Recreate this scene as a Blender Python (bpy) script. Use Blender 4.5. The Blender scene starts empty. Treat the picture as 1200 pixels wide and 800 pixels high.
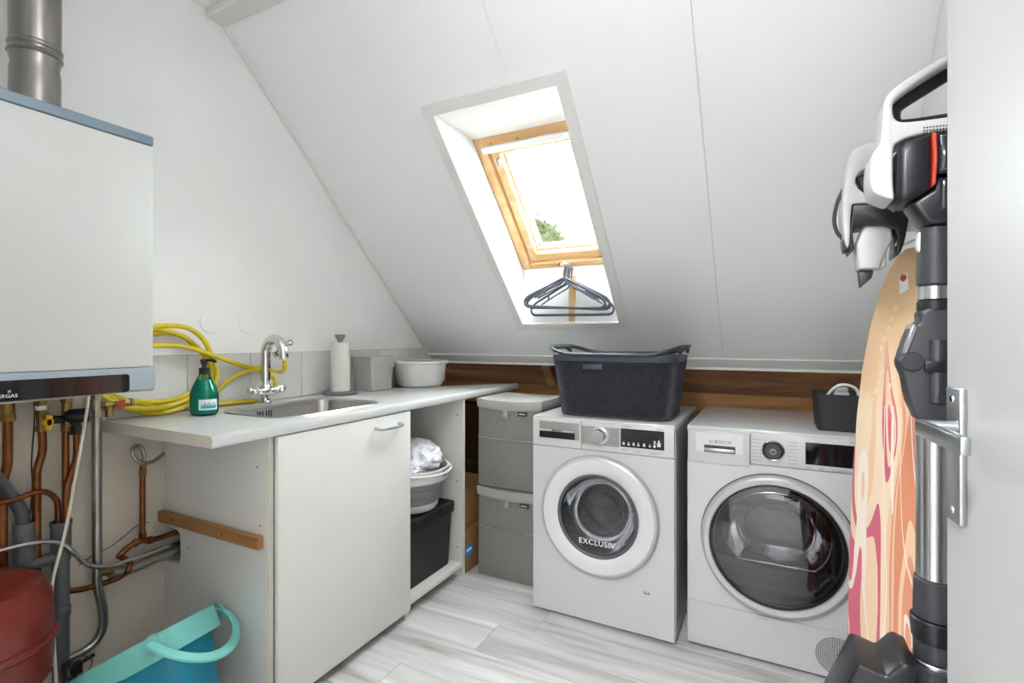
import bpy, bmesh, math, random
from mathutils import Vector, Matrix, noise
random.seed(7)
SC = bpy.context.scene
COL = SC.collection
PI = math.pi

# ------------------------------------------------------------------ camera, world, exposure
CAMH, FPX, HOR, YAW = 1.18, 592.0, 397.0, math.radians(27.3)
cam = bpy.data.cameras.new('camera')
cam.sensor_width = 36.0
cam.lens = 36.0 * FPX / 1200.0
cam.shift_y = -(400.0 - HOR) / 1200.0
cam.clip_start = 0.02
camo = bpy.data.objects.new('camera', cam)
COL.objects.link(camo)
camo.location = (0, 0, CAMH)
camo.rotation_euler = (PI / 2, 0, YAW)
SC.camera = camo

SKY = 12.0
w = bpy.data.worlds.new('overcast_sky')
SC.world = w
w.use_nodes = True
wb = w.node_tree.nodes['Background']
wb.inputs['Color'].default_value = (0.93, 0.965, 1.0, 1)
wb.inputs['Strength'].default_value = SKY

SC.view_settings.view_transform = 'Standard'
SC.view_settings.look = 'None'
SC.view_settings.exposure = 1.95
SC.view_settings.gamma = 1.0
SC.view_settings.use_curve_mapping = False
FILL_ROOM = 5.0  # emission of the added room fill globe
FILL_HALL = 56.0  # emission of the added landing fill disc

# ------------------------------------------------------------------ real-size room measures (metres)
XL, XR = -1.935, 0.385          # left and right wall faces
YF, YB = 0.12, 2.78             # front wall face, knee wall face
KS = 3.684                      # sloped lining: y + z = KS  (45 degrees)
ZC = 2.444                      # flat ceiling

_c, _s = math.cos(YAW), math.sin(YAW)
_R, _D = Vector((_c, _s, 0)), Vector((-_s, _c, 0))
def _ray(px, py): return _R * ((px - 600) / FPX) + _D + Vector((0, 0, -(py - HOR) / FPX))
def onX(px, py, x):
    r = _ray(px, py); t = x / r.x; return Vector((x, r.y * t, CAMH + r.z * t))
def onY(px, py, y):
    r = _ray(px, py); t = y / r.y; return Vector((r.x * t, y, CAMH + r.z * t))

# ------------------------------------------------------------------ materials
def lin(h):
    h = h.lstrip('#'); o = []
    for i in (0, 2, 4):
        v = int(h[i:i + 2], 16) / 255
        o.append(v / 12.92 if v <= .04045 else ((v + .055) / 1.055) ** 2.4)
    return (*o, 1)
def newmat(name):
    m = bpy.data.materials.new(name); m.use_nodes = True
    nt = m.node_tree; b = nt.nodes['Principled BSDF']
    return m, nt, b
def N(nt, t, **kw):
    n = nt.nodes.new(t)
    for k, v in kw.items():
        if hasattr(n, k): setattr(n, k, v)
        else: n.inputs[k].default_value = v
    return n
def L(nt, a, b): nt.links.new(a, b)
def mat(name, col, rough=.5, metal=0., var=.06, vs=6., bump=0., bs=150., coat=0., spec=.5, stretch=(1, 1, 1), emit=0.):
    m, nt, b = newmat(name)
    c = lin(col)
    b.inputs['Roughness'].default_value = rough
    b.inputs['Metallic'].default_value = metal
    b.inputs['Coat Weight'].default_value = coat
    b.inputs['Specular IOR Level'].default_value = spec
    tc = N(nt, 'ShaderNodeTexCoord'); mp = N(nt, 'ShaderNodeMapping'); mp.inputs['Scale'].default_value = stretch
    L(nt, tc.outputs['Object'], mp.inputs['Vector'])
    nz = N(nt, 'ShaderNodeTexNoise'); nz.inputs['Scale'].default_value = vs; nz.inputs['Detail'].default_value = 4
    L(nt, mp.outputs['Vector'], nz.inputs['Vector'])
    rp = N(nt, 'ShaderNodeValToRGB')
    rp.color_ramp.elements[0].position = .3; rp.color_ramp.elements[1].position = .7
    rp.color_ramp.elements[0].color = (*[x * (1 - var) for x in c[:3]], 1)
    rp.color_ramp.elements[1].color = (*[min(1, x * (1 + var)) for x in c[:3]], 1)
    L(nt, nz.outputs['Fac'], rp.inputs['Fac']); L(nt, rp.outputs['Color'], b.inputs['Base Color'])
    if bump:
        n2 = N(nt, 'ShaderNodeTexNoise'); n2.inputs['Scale'].default_value = bs; n2.inputs['Detail'].default_value = 3
        L(nt, mp.outputs['Vector'], n2.inputs['Vector'])
        bp = N(nt, 'ShaderNodeBump'); bp.inputs['Strength'].default_value = bump; bp.inputs['Distance'].default_value = .002
        L(nt, n2.outputs['Fac'], bp.inputs['Height']); L(nt, bp.outputs['Normal'], b.inputs['Normal'])
    if emit:
        b.inputs['Emission Color'].default_value = c; b.inputs['Emission Strength'].default_value = emit
    return m
def wood(name, c1, c2, axis=0, scale=5., rough=.55, rnd=False, c3=None, bump=.08, ring=14.):
    m, nt, b = newmat(name)
    b.inputs['Roughness'].default_value = rough
    tc = N(nt, 'ShaderNodeTexCoord'); mp = N(nt, 'ShaderNodeMapping')
    sc = [ring, ring, ring]; sc[axis] = ring * .07
    mp.inputs['Scale'].default_value = sc
    src = tc.outputs['Object']
    if rnd:
        oi = N(nt, 'ShaderNodeObjectInfo'); ml = N(nt, 'ShaderNodeMath', operation='MULTIPLY'); ml.inputs[1].default_value = 37.
        L(nt, oi.outputs['Random'], ml.inputs[0])
        ad = N(nt, 'ShaderNodeVectorMath', operation='ADD'); L(nt, src, ad.inputs[0]); L(nt, ml.outputs[0], ad.inputs[1]); src = ad.outputs[0]
    L(nt, src, mp.inputs['Vector'])
    nz = N(nt, 'ShaderNodeTexNoise'); nz.inputs['Scale'].default_value = scale * .3; nz.inputs['Detail'].default_value = 8; nz.inputs['Roughness'].default_value = .62; nz.inputs['Distortion'].default_value = .9
    L(nt, mp.outputs['Vector'], nz.inputs['Vector'])
    rp = N(nt, 'ShaderNodeValToRGB'); e = rp.color_ramp.elements
    e[0].position = .33; e[0].color = lin(c1); e[1].position = .66; e[1].color = lin(c2)
    if c3: x = e.new(.5); x.color = lin(c3)
    L(nt, nz.outputs['Fac'], rp.inputs['Fac'])
    out = rp.outputs['Color']
    if rnd:
        hv = N(nt, 'ShaderNodeHueSaturation'); mr = N(nt, 'ShaderNodeMapRange'); mr.inputs['To Min'].default_value = .93; mr.inputs['To Max'].default_value = 1.05
        L(nt, oi.outputs['Random'], mr.inputs['Value']); L(nt, mr.outputs[0], hv.inputs['Value']); L(nt, out, hv.inputs['Color']); out = hv.outputs['Color']
    L(nt, out, b.inputs['Base Color'])
    bp = N(nt, 'ShaderNodeBump'); bp.inputs['Strength'].default_value = bump; bp.inputs['Distance'].default_value = .002
    L(nt, nz.outputs['Fac'], bp.inputs['Height']); L(nt, bp.outputs['Normal'], b.inputs['Normal'])
    return m
def glassmix(name, tint, gloss=.12, rough=.02):
    m, nt, b = newmat(name)
    nt.nodes.remove(b); out = nt.nodes['Material Output']
    t = N(nt, 'ShaderNodeBsdfTransparent'); t.inputs['Color'].default_value = lin(tint)
    g = N(nt, 'ShaderNodeBsdfGlossy'); g.inputs['Roughness'].default_value = rough
    fr = N(nt, 'ShaderNodeLayerWeight'); fr.inputs['Blend'].default_value = gloss
    mx = N(nt, 'ShaderNodeMixShader'); L(nt, fr.outputs['Fresnel'], mx.inputs[0]); L(nt, t.outputs[0], mx.inputs[1]); L(nt, g.outputs[0], mx.inputs[2])
    L(nt, mx.outputs[0], out.inputs['Surface'])
    return m
def fabric(name, c1, c2, scale=120.):
    m, nt, b = newmat(name); b.inputs['Roughness'].default_value = .9; b.inputs['Specular IOR Level'].default_value = .15
    tc = N(nt, 'ShaderNodeTexCoord'); mp = N(nt, 'ShaderNodeMapping'); mp.inputs['Scale'].default_value = (1, 1, 5)
    L(nt, tc.outputs['Object'], mp.inputs['Vector'])
    a = N(nt, 'ShaderNodeTexNoise'); a.inputs['Scale'].default_value = scale; a.inputs['Detail'].default_value = 6; L(nt, mp.outputs[0], a.inputs['Vector'])
    rp = N(nt, 'ShaderNodeValToRGB'); e = rp.color_ramp.elements; e[0].position = .35; e[1].position = .65; e[0].color = lin(c1); e[1].color = lin(c2)
    L(nt, a.outputs['Fac'], rp.inputs['Fac']); L(nt, rp.outputs['Color'], b.inputs['Base Color'])
    bp = N(nt, 'ShaderNodeBump'); bp.inputs['Strength'].default_value = .25; bp.inputs['Distance'].default_value = .001
    L(nt, a.outputs['Fac'], bp.inputs['Height']); L(nt, bp.outputs['Normal'], b.inputs['Normal'])
    return m

M = {}
M['wall'] = mat('painted_plaster', 'f0efed', .75, var=.03, vs=2.5, bump=.15, bs=60)
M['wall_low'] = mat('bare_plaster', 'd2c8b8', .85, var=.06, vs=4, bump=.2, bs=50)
M['slope'] = mat('white_lining_board', 'f6f6f5', .5, var=.015, vs=2)
M['white'] = mat('white_paint', 'e8e7e3', .4, var=.015)
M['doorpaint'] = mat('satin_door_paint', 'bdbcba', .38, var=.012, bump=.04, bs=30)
M['reveal'] = mat('white_reveal_board', 'f1f0ee', .5, var=.01)
M['tile'] = mat('glazed_tile', 'dad9d6', .25, var=.03, vs=9)
M['grout'] = mat('tile_grout', 'c4c1bb', .9)
M['osb'] = wood('strand_board', '4c301a', '7f562f', 0, 9, .8, c3='664326', ring=6)
M['beam'] = wood('rough_timber', '6c4625', 'a8774a', 0, 5, .8, c3='8a6036', ring=9)
M['pine'] = wood('varnished_pine', 'd6a56b', 'f0cfa0', 1, 5, .4, c3='e4b983', ring=10)
M['pinex'] = wood('varnished_pine_cross', 'd6a56b', 'f0cfa0', 0, 5, .4, c3='e4b983', ring=10)
M['batten'] = wood('batten_wood', '8f6135', 'bb8c58', 0, 5, .7, c3='a67543', ring=10)
M['plank'] = wood('grey_oak_laminate', 'a39e9a', 'ebeae9', 0, 6, .35, rnd=True, c3='d3d1cf', bump=.04, ring=5.5)
M['lam'] = mat('white_laminate', 'e2e0da', .35, var=.012)
M['door_white'] = mat('cabinet_white', 'e4e2dd', .4, var=.012)
M['edge'] = mat('cream_edge', 'cfc8b8', .5)
M['worktop'] = mat('white_worktop', 'd1d1cf', .28, var=.02, vs=40)
M['steel'] = mat('brushed_steel', 'bdbbb8', .28, 1., var=.08, vs=30, stretch=(1, 12, 1))
M['chrome'] = mat('chrome', 'dcdcde', .08, 1., var=.0)
M['galv'] = mat('galvanised_pipe', 'a3a29d', .35, 1., var=.12, vs=14)
M['flue'] = mat('stainless_flue', '8d8984', .33, 1., var=.1, vs=5, stretch=(8, 8, 1))
M['copper'] = mat('aged_copper', '80502f', .42, 1., var=.3, vs=22)
M['brass'] = mat('aged_brass', '8f7646', .4, 1., var=.25, vs=30)
M['nickel'] = mat('dull_nickel', 'a39a89', .4, 1., var=.15, vs=30)
M['pvc'] = mat('grey_pvc', '5c6064', .42, var=.08)
M['darkhose'] = mat('dark_grey_hose', '484b4e', .5)
M['black'] = mat('black_plastic', '1b1b1d', .38, var=.1)
M['blackmat'] = mat('matt_black_plastic', '232325', .6, var=.1, bump=.1)
M['char'] = mat('charcoal_plastic', '3a3b3e', .42, var=.08)
M['gloss'] = mat('gloss_black', '0c0a10', .08, var=.0, coat=.6)
M['red'] = mat('red_lacquer', '7c281c', .33, var=.12, vs=5, coat=.3)
M['redp'] = mat('red_plastic', 'c0392d', .4)
M['ringred'] = mat('coral_ring', 'e2523f', .4)
M['yellow'] = mat('yellow_hose_rubber', 'd6bf22', .42, var=.14, vs=12)
M['yellowp'] = mat('yellow_lever', 'd9a514', .45)
M['boiler'] = mat('boiler_white', 'c9c8c4', .4, var=.01)
M['bluegrey'] = mat('blue_grey_metal', '7b8d98', .42, .3, var=.03)
M['silver'] = mat('silver_blue_plastic', 'a9b5bd', .38, .35, var=.03)
M['cable'] = mat('cream_cable', 'd9d2c0', .5)
M['appl'] = mat('appliance_white', 'c4c4c3', .25, var=.008, coat=.2)
M['applgrey'] = mat('appliance_side', 'bdbdbc', .32, var=.01)
M['ringwhite'] = mat('door_ring_white', 'd2d2d1', .25, var=.0)
M['ringsilver'] = mat('door_ring_silver', 'b9babb', .35, .35, var=.03)
M['panelgrey'] = mat('panel_silver', 'a9a7a2', .3, .5, var=.05)
M['drum'] = mat('steel_drum', 'b0b0b0', .3, 1., var=.1, vs=20)
M['darkin'] = mat('dark_interior', '1d1d20', .45, var=.1)
M['gasket'] = mat('grey_rubber_gasket', '55565a', .55)
M['wglass'] = glassmix('tinted_door_glass', 'bcbcc2', .5)
M['bowlglass'] = glassmix('clear_bowl_glass', 'd8d8dc', .5)
M['winglass'] = glassmix('window_glass', 'f4f8f8', .03)
M['print'] = mat('grey_print', '77777a', .6)
M['printdark'] = mat('dark_print', '3b3b3e', .6)
M['printwhite'] = mat('white_print', 'e9e9e9', .6)
M['icon'] = mat('display_icon', 'c9ccd0', .5)
M['hole'] = mat('grille_hole', '0d0d0e', .9)
M['blue'] = mat('blue_sticker', '1b4f9e', .4, var=0)
M['skyblue'] = mat('sky_blue_sticker', '3a93c9', .5, var=0)
M['gfab'] = fabric('grey_linen', '7b7a74', '92918a')
M['gfabl'] = fabric('pale_grey_linen', '8f8e88', 'aeada7')
M['lidtop'] = fabric('grey_linen_lid', '9b9b95', 'aeaea8')
M['card'] = mat('cardboard', '9d7446', .85, var=.08, vs=10)
M['grey_p'] = mat('light_grey_plastic', 'b9b8b5', .45, var=.02)
M['grey_d'] = mat('mid_grey_plastic', '7c7d80', .5, var=.03)
M['white_p'] = mat('white_plastic', 'e9e8e4', .38, var=.01)
M['paper'] = mat('kitchen_paper', 'e6e2da', .95, var=.03, bump=.5, bs=120)
M['stone_p'] = mat('slate_plastic', '6f757c', .5)
M['sage'] = mat('sage_plastic', '8f968c', .5)
M['soapglass'] = glassmix('green_bottle_plastic', 'c4eae0', .22, .04)
M['soap'] = mat('green_liquid_soap', '28a893', .2, var=.1, coat=.4)
M['label'] = mat('soap_label', 'e6eef0', .5, var=0)
M['labelteal'] = mat('soap_label_teal', '37b0b6', .5, var=0)
M['cloth'] = mat('white_cotton', 'f4f3f7', .95, var=.05, vs=9, bump=.3, bs=220)
M['mesh_bag'] = mat('grey_mesh_bag', '97979b', .9, var=.1)
M['cream'] = mat('cream_card', 'cfc6ae', .8)
M['basket'] = mat('woven_grey_plastic', '3f3f47', .5, var=.08)
M['basketrim'] = mat('slate_blue_plastic', '3d424e', .38, var=.05)
M['hanger'] = mat('slate_hanger_plastic', '4d525e', .4, var=.06)
M['teal'] = mat('teal_bucket_plastic', '1389a3', .4, var=.06)
M['tealdark'] = mat('dark_teal_plastic', '0d5f78', .45, var=.05)
M['mint'] = mat('mint_plastic', '7fd0c6', .42, var=.04)
M['vacwhite'] = mat('vacuum_white', 'cfcfcd', .3, var=.01, coat=.2)
M['vacblack'] = mat('vacuum_black', '212226', .3, var=.08)
M['vacgrey'] = mat('vacuum_charcoal', '3b3c40', .4, var=.06)
M['smoke'] = mat('smoky_plastic', '2e3036', .12, var=.1, coat=.5)
M['alu'] = mat('satin_aluminium', 'c3c6c9', .3, 1., var=.04, vs=30, stretch=(1, 1, .05))
M['tube'] = mat('polished_tube', 'cfd0d0', .22, 1., var=.02)
M['leaf'] = mat('leaf_green', '26291b', 1., var=.35, vs=5, spec=0.)
M['bark'] = mat('bark', '5d4a38', .9, var=.2)
M['grass'] = mat('pale_paving', 'b9b8b4', .9, var=.1)
M['roof'] = mat('roof_boarding', '6f5236', .9, var=.1)
M['lampglass'] = mat('lamp_diffuser', 'f8fbff', .5, var=0, emit=FILL_ROOM)
M['lamphall'] = mat('hall_lamp_diffuser', 'f8fbff', .5, var=0, emit=FILL_HALL)

# ironing-board cover: stretched flowing bands, print only
def iron_mat():
    m, nt, b = newmat('printed_ironing_cover'); b.inputs['Roughness'].default_value = .85
    tc = N(nt, 'ShaderNodeTexCoord'); mp = N(nt, 'ShaderNodeMapping'); mp.inputs['Scale'].default_value = (9, 1, 1.5)
    mp.inputs['Location'].default_value = (.35, 0, .2)
    L(nt, tc.outputs['Object'], mp.inputs['Vector'])
    nz = N(nt, 'ShaderNodeTexNoise'); nz.inputs['Scale'].default_value = .9; nz.inputs['Detail'].default_value = 1.2; nz.inputs['Distortion'].default_value = .8
    L(nt, mp.outputs[0], nz.inputs['Vector'])
    sp = N(nt, 'ShaderNodeSeparateXYZ'); L(nt, tc.outputs['Object'], sp.inputs[0])
    # across the board plus flowing noise, shifting towards red lower down
    a1 = N(nt, 'ShaderNodeMath', operation='MULTIPLY'); a1.inputs[1].default_value = 2.45; L(nt, sp.outputs['X'], a1.inputs[0])
    a2 = N(nt, 'ShaderNodeMath', operation='MULTIPLY'); a2.inputs[1].default_value = .95; L(nt, nz.outputs['Fac'], a2.inputs[0])
    a3 = N(nt, 'ShaderNodeMath', operation='ADD'); L(nt, a1.outputs[0], a3.inputs[0]); L(nt, a2.outputs[0], a3.inputs[1])
    rp = N(nt, 'ShaderNodeValToRGB'); rp.color_ramp.interpolation = 'CONSTANT'; e = rp.color_ramp.elements
    stops = [(0, 'd76c80'), (.13, 'f0cfae'), (.17, 'd0667a'), (.205, 'f2d9bb'), (.30, 'eec7a0'), (.375, 'e59b7c'), (.42, 'f0c9a4'), (.455, 'e0936f'), (.60, 'e6b98a'), (.66, 'dd8a68')]
    e[0].position = 0; e[0].color = lin(stops[0][1]); e[1].position = stops[-1][0]; e[1].color = lin(stops[-1][1])
    for p, c in stops[1:-1]:
        x = e.new(p); x.color = lin(c)
    L(nt, a3.outputs[0], rp.inputs['Fac'])
    # upper third fades to plain tan
    mr = N(nt, 'ShaderNodeMapRange'); mr.inputs['From Min'].default_value = .98; mr.inputs['From Max'].default_value = 1.22; L(nt, sp.outputs['Z'], mr.inputs['Value'])
    mx = N(nt, 'ShaderNodeMix', data_type='RGBA'); L(nt, mr.outputs[0], mx.inputs['Factor']); L(nt, rp.outputs['Color'], mx.inputs[6]); mx.inputs[7].default_value = lin('e3bf95')
    # pale contour lines
    n2 = N(nt, 'ShaderNodeTexNoise'); n2.inputs['Scale'].default_value = .55; n2.inputs['Detail'].default_value = 1.; n2.inputs['Distortion'].default_value = 1.5
    L(nt, mp.outputs[0], n2.inputs['Vector'])
    f = N(nt, 'ShaderNodeMath', operation='MULTIPLY'); f.inputs[1].default_value = 7.; L(nt, n2.outputs['Fac'], f.inputs[0])
    fr = N(nt, 'ShaderNodeMath', operation='FRACT'); L(nt, f.outputs[0], fr.inputs[0])
    lt = N(nt, 'ShaderNodeMath', operation='LESS_THAN'); lt.inputs[1].default_value = .10; L(nt, fr.outputs[0], lt.inputs[0])
    lz = N(nt, 'ShaderNodeMath', operation='LESS_THAN'); lz.inputs[1].default_value = 1.02; L(nt, sp.outputs['Z'], lz.inputs[0])
    lm = N(nt, 'ShaderNodeMath', operation='MULTIPLY'); L(nt, lt.outputs[0], lm.inputs[0]); L(nt, lz.outputs[0], lm.inputs[1])
    m2 = N(nt, 'ShaderNodeMix', data_type='RGBA'); L(nt, lm.outputs[0], m2.inputs['Factor']); L(nt, mx.outputs[2], m2.inputs[6]); m2.inputs[7].default_value = lin('f6e6d6')
    L(nt, m2.outputs[2], b.inputs['Base Color'])
    return m
M['iron'] = iron_mat()

# ------------------------------------------------------------------ mesh helpers
def catmull(pts, k=6, closed=False):
    P = [Vector(p) for p in pts]; n = len(P); out = []
    rng = n if closed else n - 1
    for i in range(rng):
        p0 = P[(i - 1) % n] if closed or i > 0 else P[0] * 2 - P[1]
        p1, p2 = P[i], P[(i + 1) % n]
        p3 = P[(i + 2) % n] if closed or i + 2 < n else p2 * 2 - p1
        for j in range(k):
            t = j / k
            out.append(.5 * ((2 * p1) + (p2 - p0) * t + (2 * p0 - 5 * p1 + 4 * p2 - p3) * t * t + (3 * p1 - p0 - 3 * p2 + p3) * t ** 3))
    if not closed: out.append(P[-1])
    return out
def rrect(cx, cy, w, h, r, n=4):
    o = []
    for (sx, sy, a0) in ((1, 1, 0), (-1, 1, 90), (-1, -1, 180), (1, -1, 270)):
        for i in range(n + 1):
            a = math.radians(a0 + 90 * i / n)
            o.append((cx + sx * (w / 2 - r) + r * math.cos(a), cy + sy * (h / 2 - r) + r * math.sin(a)))
    return o
def circ(cx, cy, r, n=48): return [(cx + r * math.cos(2 * PI * i / n), cy + r * math.sin(2 * PI * i / n)) for i in range(n)]
def rect_as(inner, x0, x1, y0, y1):
    """points on a rectangle, one for each point of the inner loop (radial), corners included"""
    cx = sum(p[0] for p in inner) / len(inner); cy = sum(p[1] for p in inner) / len(inner); o = []
    for (x, y) in inner:
        dx, dy = x - cx, y - cy; t = 1e9
        if dx > 1e-9: t = min(t, (x1 - cx) / dx)
        if dx < -1e-9: t = min(t, (x0 - cx) / dx)
        if dy > 1e-9: t = min(t, (y1 - cy) / dy)
        if dy < -1e-9: t = min(t, (y0 - cy) / dy)
        o.append([cx + dx * t, cy + dy * t])
    for c in ((x0, y0), (x1, y0), (x0, y1), (x1, y1)):
        i = min(range(len(o)), key=lambda k: (o[k][0] - c[0]) ** 2 + (o[k][1] - c[1]) ** 2); o[i] = list(c)
    return o
XZ = lambda a, b, c: (a, c, b)      # profile in x-z, depth along y
YZ = lambda a, b, c: (c, a, b)      # profile in y-z, depth along x
XY = lambda a, b, c: (a, b, c)
class MB:
    def __init__(s): s.v = []; s.f = []
    def add(s, vs, fs, T=None):
        o = len(s.v)
        s.v += [tuple(T @ Vector(p)) if T else tuple(p) for p in vs]
        s.f += [tuple(i + o for i in f) for f in fs]; return s
    def box(s, x0, x1, y0, y1, z0, z1, T=None):
        vs = [(x, y, z) for x in (x0, x1) for y in (y0, y1) for z in (z0, z1)]
        return s.add(vs, [(0, 1, 3, 2), (4, 6, 7, 5), (0, 4, 5, 1), (2, 3, 7, 6), (0, 2, 6, 4), (1, 5, 7, 3)], T)
    def rbox(s, x0, x1, y0, y1, z0, z1, r=.004, seg=2, T=None):
        bm = bmesh.new(); bmesh.ops.create_cube(bm, size=1)
        for v in bm.verts: v.co = Vector(((x0 + x1) / 2 + v.co.x * (x1 - x0), (y0 + y1) / 2 + v.co.y * (y1 - y0), (z0 + z1) / 2 + v.co.z * (z1 - z0)))
        bmesh.ops.bevel(bm, geom=bm.edges[:], offset=r, segments=seg, profile=.5, affect='EDGES', clamp_overlap=True)
        bm.verts.index_update()
        s.add([v.co.copy() for v in bm.verts], [[v.index for v in f.verts] for f in bm.faces], T); bm.free(); return s
    def prism(s, poly, c0, c1, ax=XY, T=None, bev=0., seg=2):
        n = len(poly)
        vs = [ax(a, b, c0) for a, b in poly] + [ax(a, b, c1) for a, b in poly]
        fs = [tuple(range(n))[::-1], tuple(range(n, 2 * n))] + [(i, (i + 1) % n, n + (i + 1) % n, n + i) for i in range(n)]
        if bev:
            bm = bmesh.new(); bv = [bm.verts.new(v) for v in vs]
            for f in fs: bm.faces.new([bv[i] for i in f])
            bmesh.ops.recalc_face_normals(bm, faces=bm.faces[:])
            ed = [e for e in bm.edges if all(len(f.verts) == n for f in e.link_faces[:1]) or any(len(f.verts) == n and n > 4 for f in e.link_faces)]
            bmesh.ops.bevel(bm, geom=ed, offset=bev, segments=seg, profile=.5, affect='EDGES', clamp_overlap=True)
            bm.verts.index_update(); vs = [v.co.copy() for v in bm.verts]; fs = [[v.index for v in f.verts] for f in bm.faces]; bm.free()
        return s.add(vs, fs, T)
    def ring(s, outer, inner, c0, c1, ax=XY, T=None):
        n = len(outer)
        vs = [ax(a, b, c) for c in (c0, c1) for lp in (outer, inner) for a, b in lp]
        fs = []
        for i in range(n):
            j = (i + 1) % n
            fs += [(i, j, n + j, n + i), (2 * n + i, 3 * n + i, 3 * n + j, 2 * n + j), (i, 2 * n + i, 2 * n + j, j), (n + i, n + j, 3 * n + j, 3 * n + i)]
        return s.add(vs, fs, T)
    def loft(s, loops, cap0=True, cap1=True, T=None, closed=True):
        n = len(loops[0]); vs = [p for l in loops for p in l]; fs = []
        for k in range(len(loops) - 1):
            for i in range(n if closed else n - 1):
                j = (i + 1) % n; fs.append((k * n + i, k * n + j, (k + 1) * n + j, (k + 1) * n + i))
        if cap0: fs.append(tuple(range(n))[::-1])
        if cap1: fs.append(tuple(range((len(loops) - 1) * n, len(loops) * n)))
        return s.add(vs, fs, T)
    def lathe(s, prof, n=32, T=None):
        loops = []
        vs = []; fs = []; idx = []
        for r, z in prof:
            if abs(r) < 1e-7: idx.append([len(vs)]); vs.append((0, 0, z))
            else:
                idx.append(list(range(len(vs), len(vs) + n))); vs += [(r * math.cos(2 * PI * i / n), r * math.sin(2 * PI * i / n), z) for i in range(n)]
        for a, b in zip(idx, idx[1:]):
            for i in range(n):
                j = (i + 1) % n
                if len(a) == 1 and len(b) == 1: continue
                if len(a) == 1: fs.append((a[0], b[i], b[j]))
                elif len(b) == 1: fs.append((a[i], a[j], b[0]))
                else: fs.append((a[i], a[j], b[j], b[i]))
        return s.add(vs, fs, T)
    def tube(s, pts, r, n=12, k=0, closed=False, cap=True, sq=1.):
        P = catmull(pts, k, closed) if k else [Vector(p) for p in pts]
        m = len(P); loops = []; prev = None
        for i, p in enumerate(P):
            t = (P[(i + 1) % m] - P[i - 1]) if closed else (P[min(i + 1, m - 1)] - P[max(i - 1, 0)])
            t = t.normalized() if t.length > 1e-9 else Vector((0, 0, 1))
            if prev is None:
                u = t.cross(Vector((0, 0, 1)))
                if u.length < .1: u = t.cross(Vector((1, 0, 0)))
            else: u = prev - t * prev.dot(t)
            u.normalize(); prev = u; v = t.cross(u)
            rr = r if not isinstance(r, (list, tuple)) else r[min(len(r) - 1, int(i / max(1, m - 1) * (len(r) - 1) + .5))]
            loops.append([p + u * (rr * math.cos(2 * PI * a / n)) + v * (rr * sq * math.sin(2 * PI * a / n)) for a in range(n)])
        if closed: loops.append(loops[0]); cap = False
        return s.loft(loops, cap, cap)
    def cyl(s, a, b, r, n=16): return s.tube([a, b], r, n)
    def hexnut(s, a, b, r): return s.tube([a, b], r, 6)

MW = {}
def finish(name, mb, m, parent=None, smooth=True, world=False, ang=35):
    me = bpy.data.meshes.new(name)
    vs = mb.v
    if world and parent is not None:
        I = MW[parent.name].inverted(); vs = [tuple(I @ Vector(v)) for v in vs]
    me.from_pydata(vs, [], mb.f); me.update()
    bm = bmesh.new(); bm.from_mesh(me); bmesh.ops.recalc_face_normals(bm, faces=bm.faces[:]); bm.to_mesh(me); bm.free()
    if smooth:
        me.shade_smooth(); me.set_sharp_from_angle(angle=math.radians(ang))
    me.materials.append(M[m] if isinstance(m, str) else m)
    o = bpy.data.objects.new(name, me); COL.objects.link(o)
    if parent is not None: o.parent = parent
    return o
def wpart(name, mb, m, parent, **kw): return finish(name, mb, m, parent, world=True, **kw)
def subpart(name, mb, m, part, **kw): return finish(name, mb, m, part, **kw)      # same local frame as its part
def thing(name, label, cat, loc=(0, 0, 0), rotz=0., group=None):
    o = bpy.data.objects.new(name, None); COL.objects.link(o); o.empty_display_size = .05
    o.location = loc; o.rotation_euler = (0, 0, rotz); o['label'] = label; o['category'] = cat
    if group: o['group'] = group
    MW[o.name] = Matrix.Translation(Vector(loc)) @ Matrix.Rotation(rotz, 4, 'Z')
    return o
def tag(o, label, cat, group=None):
    o['label'] = label; o['category'] = cat
    if group: o['group'] = group
    return o
def struct(name, mb, m, label=None, **kw):
    o = finish(name, mb, m, **kw); o['kind'] = 'structure'
    if label: o['label'] = label
    MW[o.name] = Matrix.Identity(4)
    return o
def text(name, s, size, T, m, parent, world=True, align='CENTER', ext=.0006, space=1.):
    cu = bpy.data.curves.new(name, 'FONT'); cu.body = s; cu.size = size; cu.align_x = align; cu.align_y = 'CENTER'; cu.extrude = ext; cu.space_character = space; cu.resolution_u = 3
    t = bpy.data.objects.new(name, cu); COL.objects.link(t)
    dg = bpy.context.evaluated_depsgraph_get(); dg.update()
    me = bpy.data.meshes.new_from_object(t.evaluated_get(dg)); bpy.data.objects.remove(t); bpy.data.curves.remove(cu)
    mb = MB(); mb.add([v.co.copy() for v in me.vertices], [list(p.vertices) for p in me.polygons], T); bpy.data.meshes.remove(me)
    return finish(name, mb, m, parent, smooth=False, world=world)
FRONT = Matrix.Rotation(PI / 2, 4, 'X')                      # text facing -y
RIGHTF = Matrix.Rotation(PI / 2, 4, 'Z') @ Matrix.Rotation(PI / 2, 4, 'X')   # text facing +x
def TR(*p): return Matrix.Translation(Vector(p))
def axisT(origin, zdir, xdir=None):
    z = Vector(zdir).normalized(); x = Vector(xdir) if xdir else Vector((0, 0, 1)).cross(z)
    if x.length < 1e-4: x = Vector((1, 0, 0))
    x = (x - z * x.dot(z)).normalized(); y = z.cross(x)
    return Matrix(((x.x, y.x, z.x, origin[0]), (x.y, y.y, z.y, origin[1]), (x.z, y.z, z.z, origin[2]), (0, 0, 0, 1)))

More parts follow.
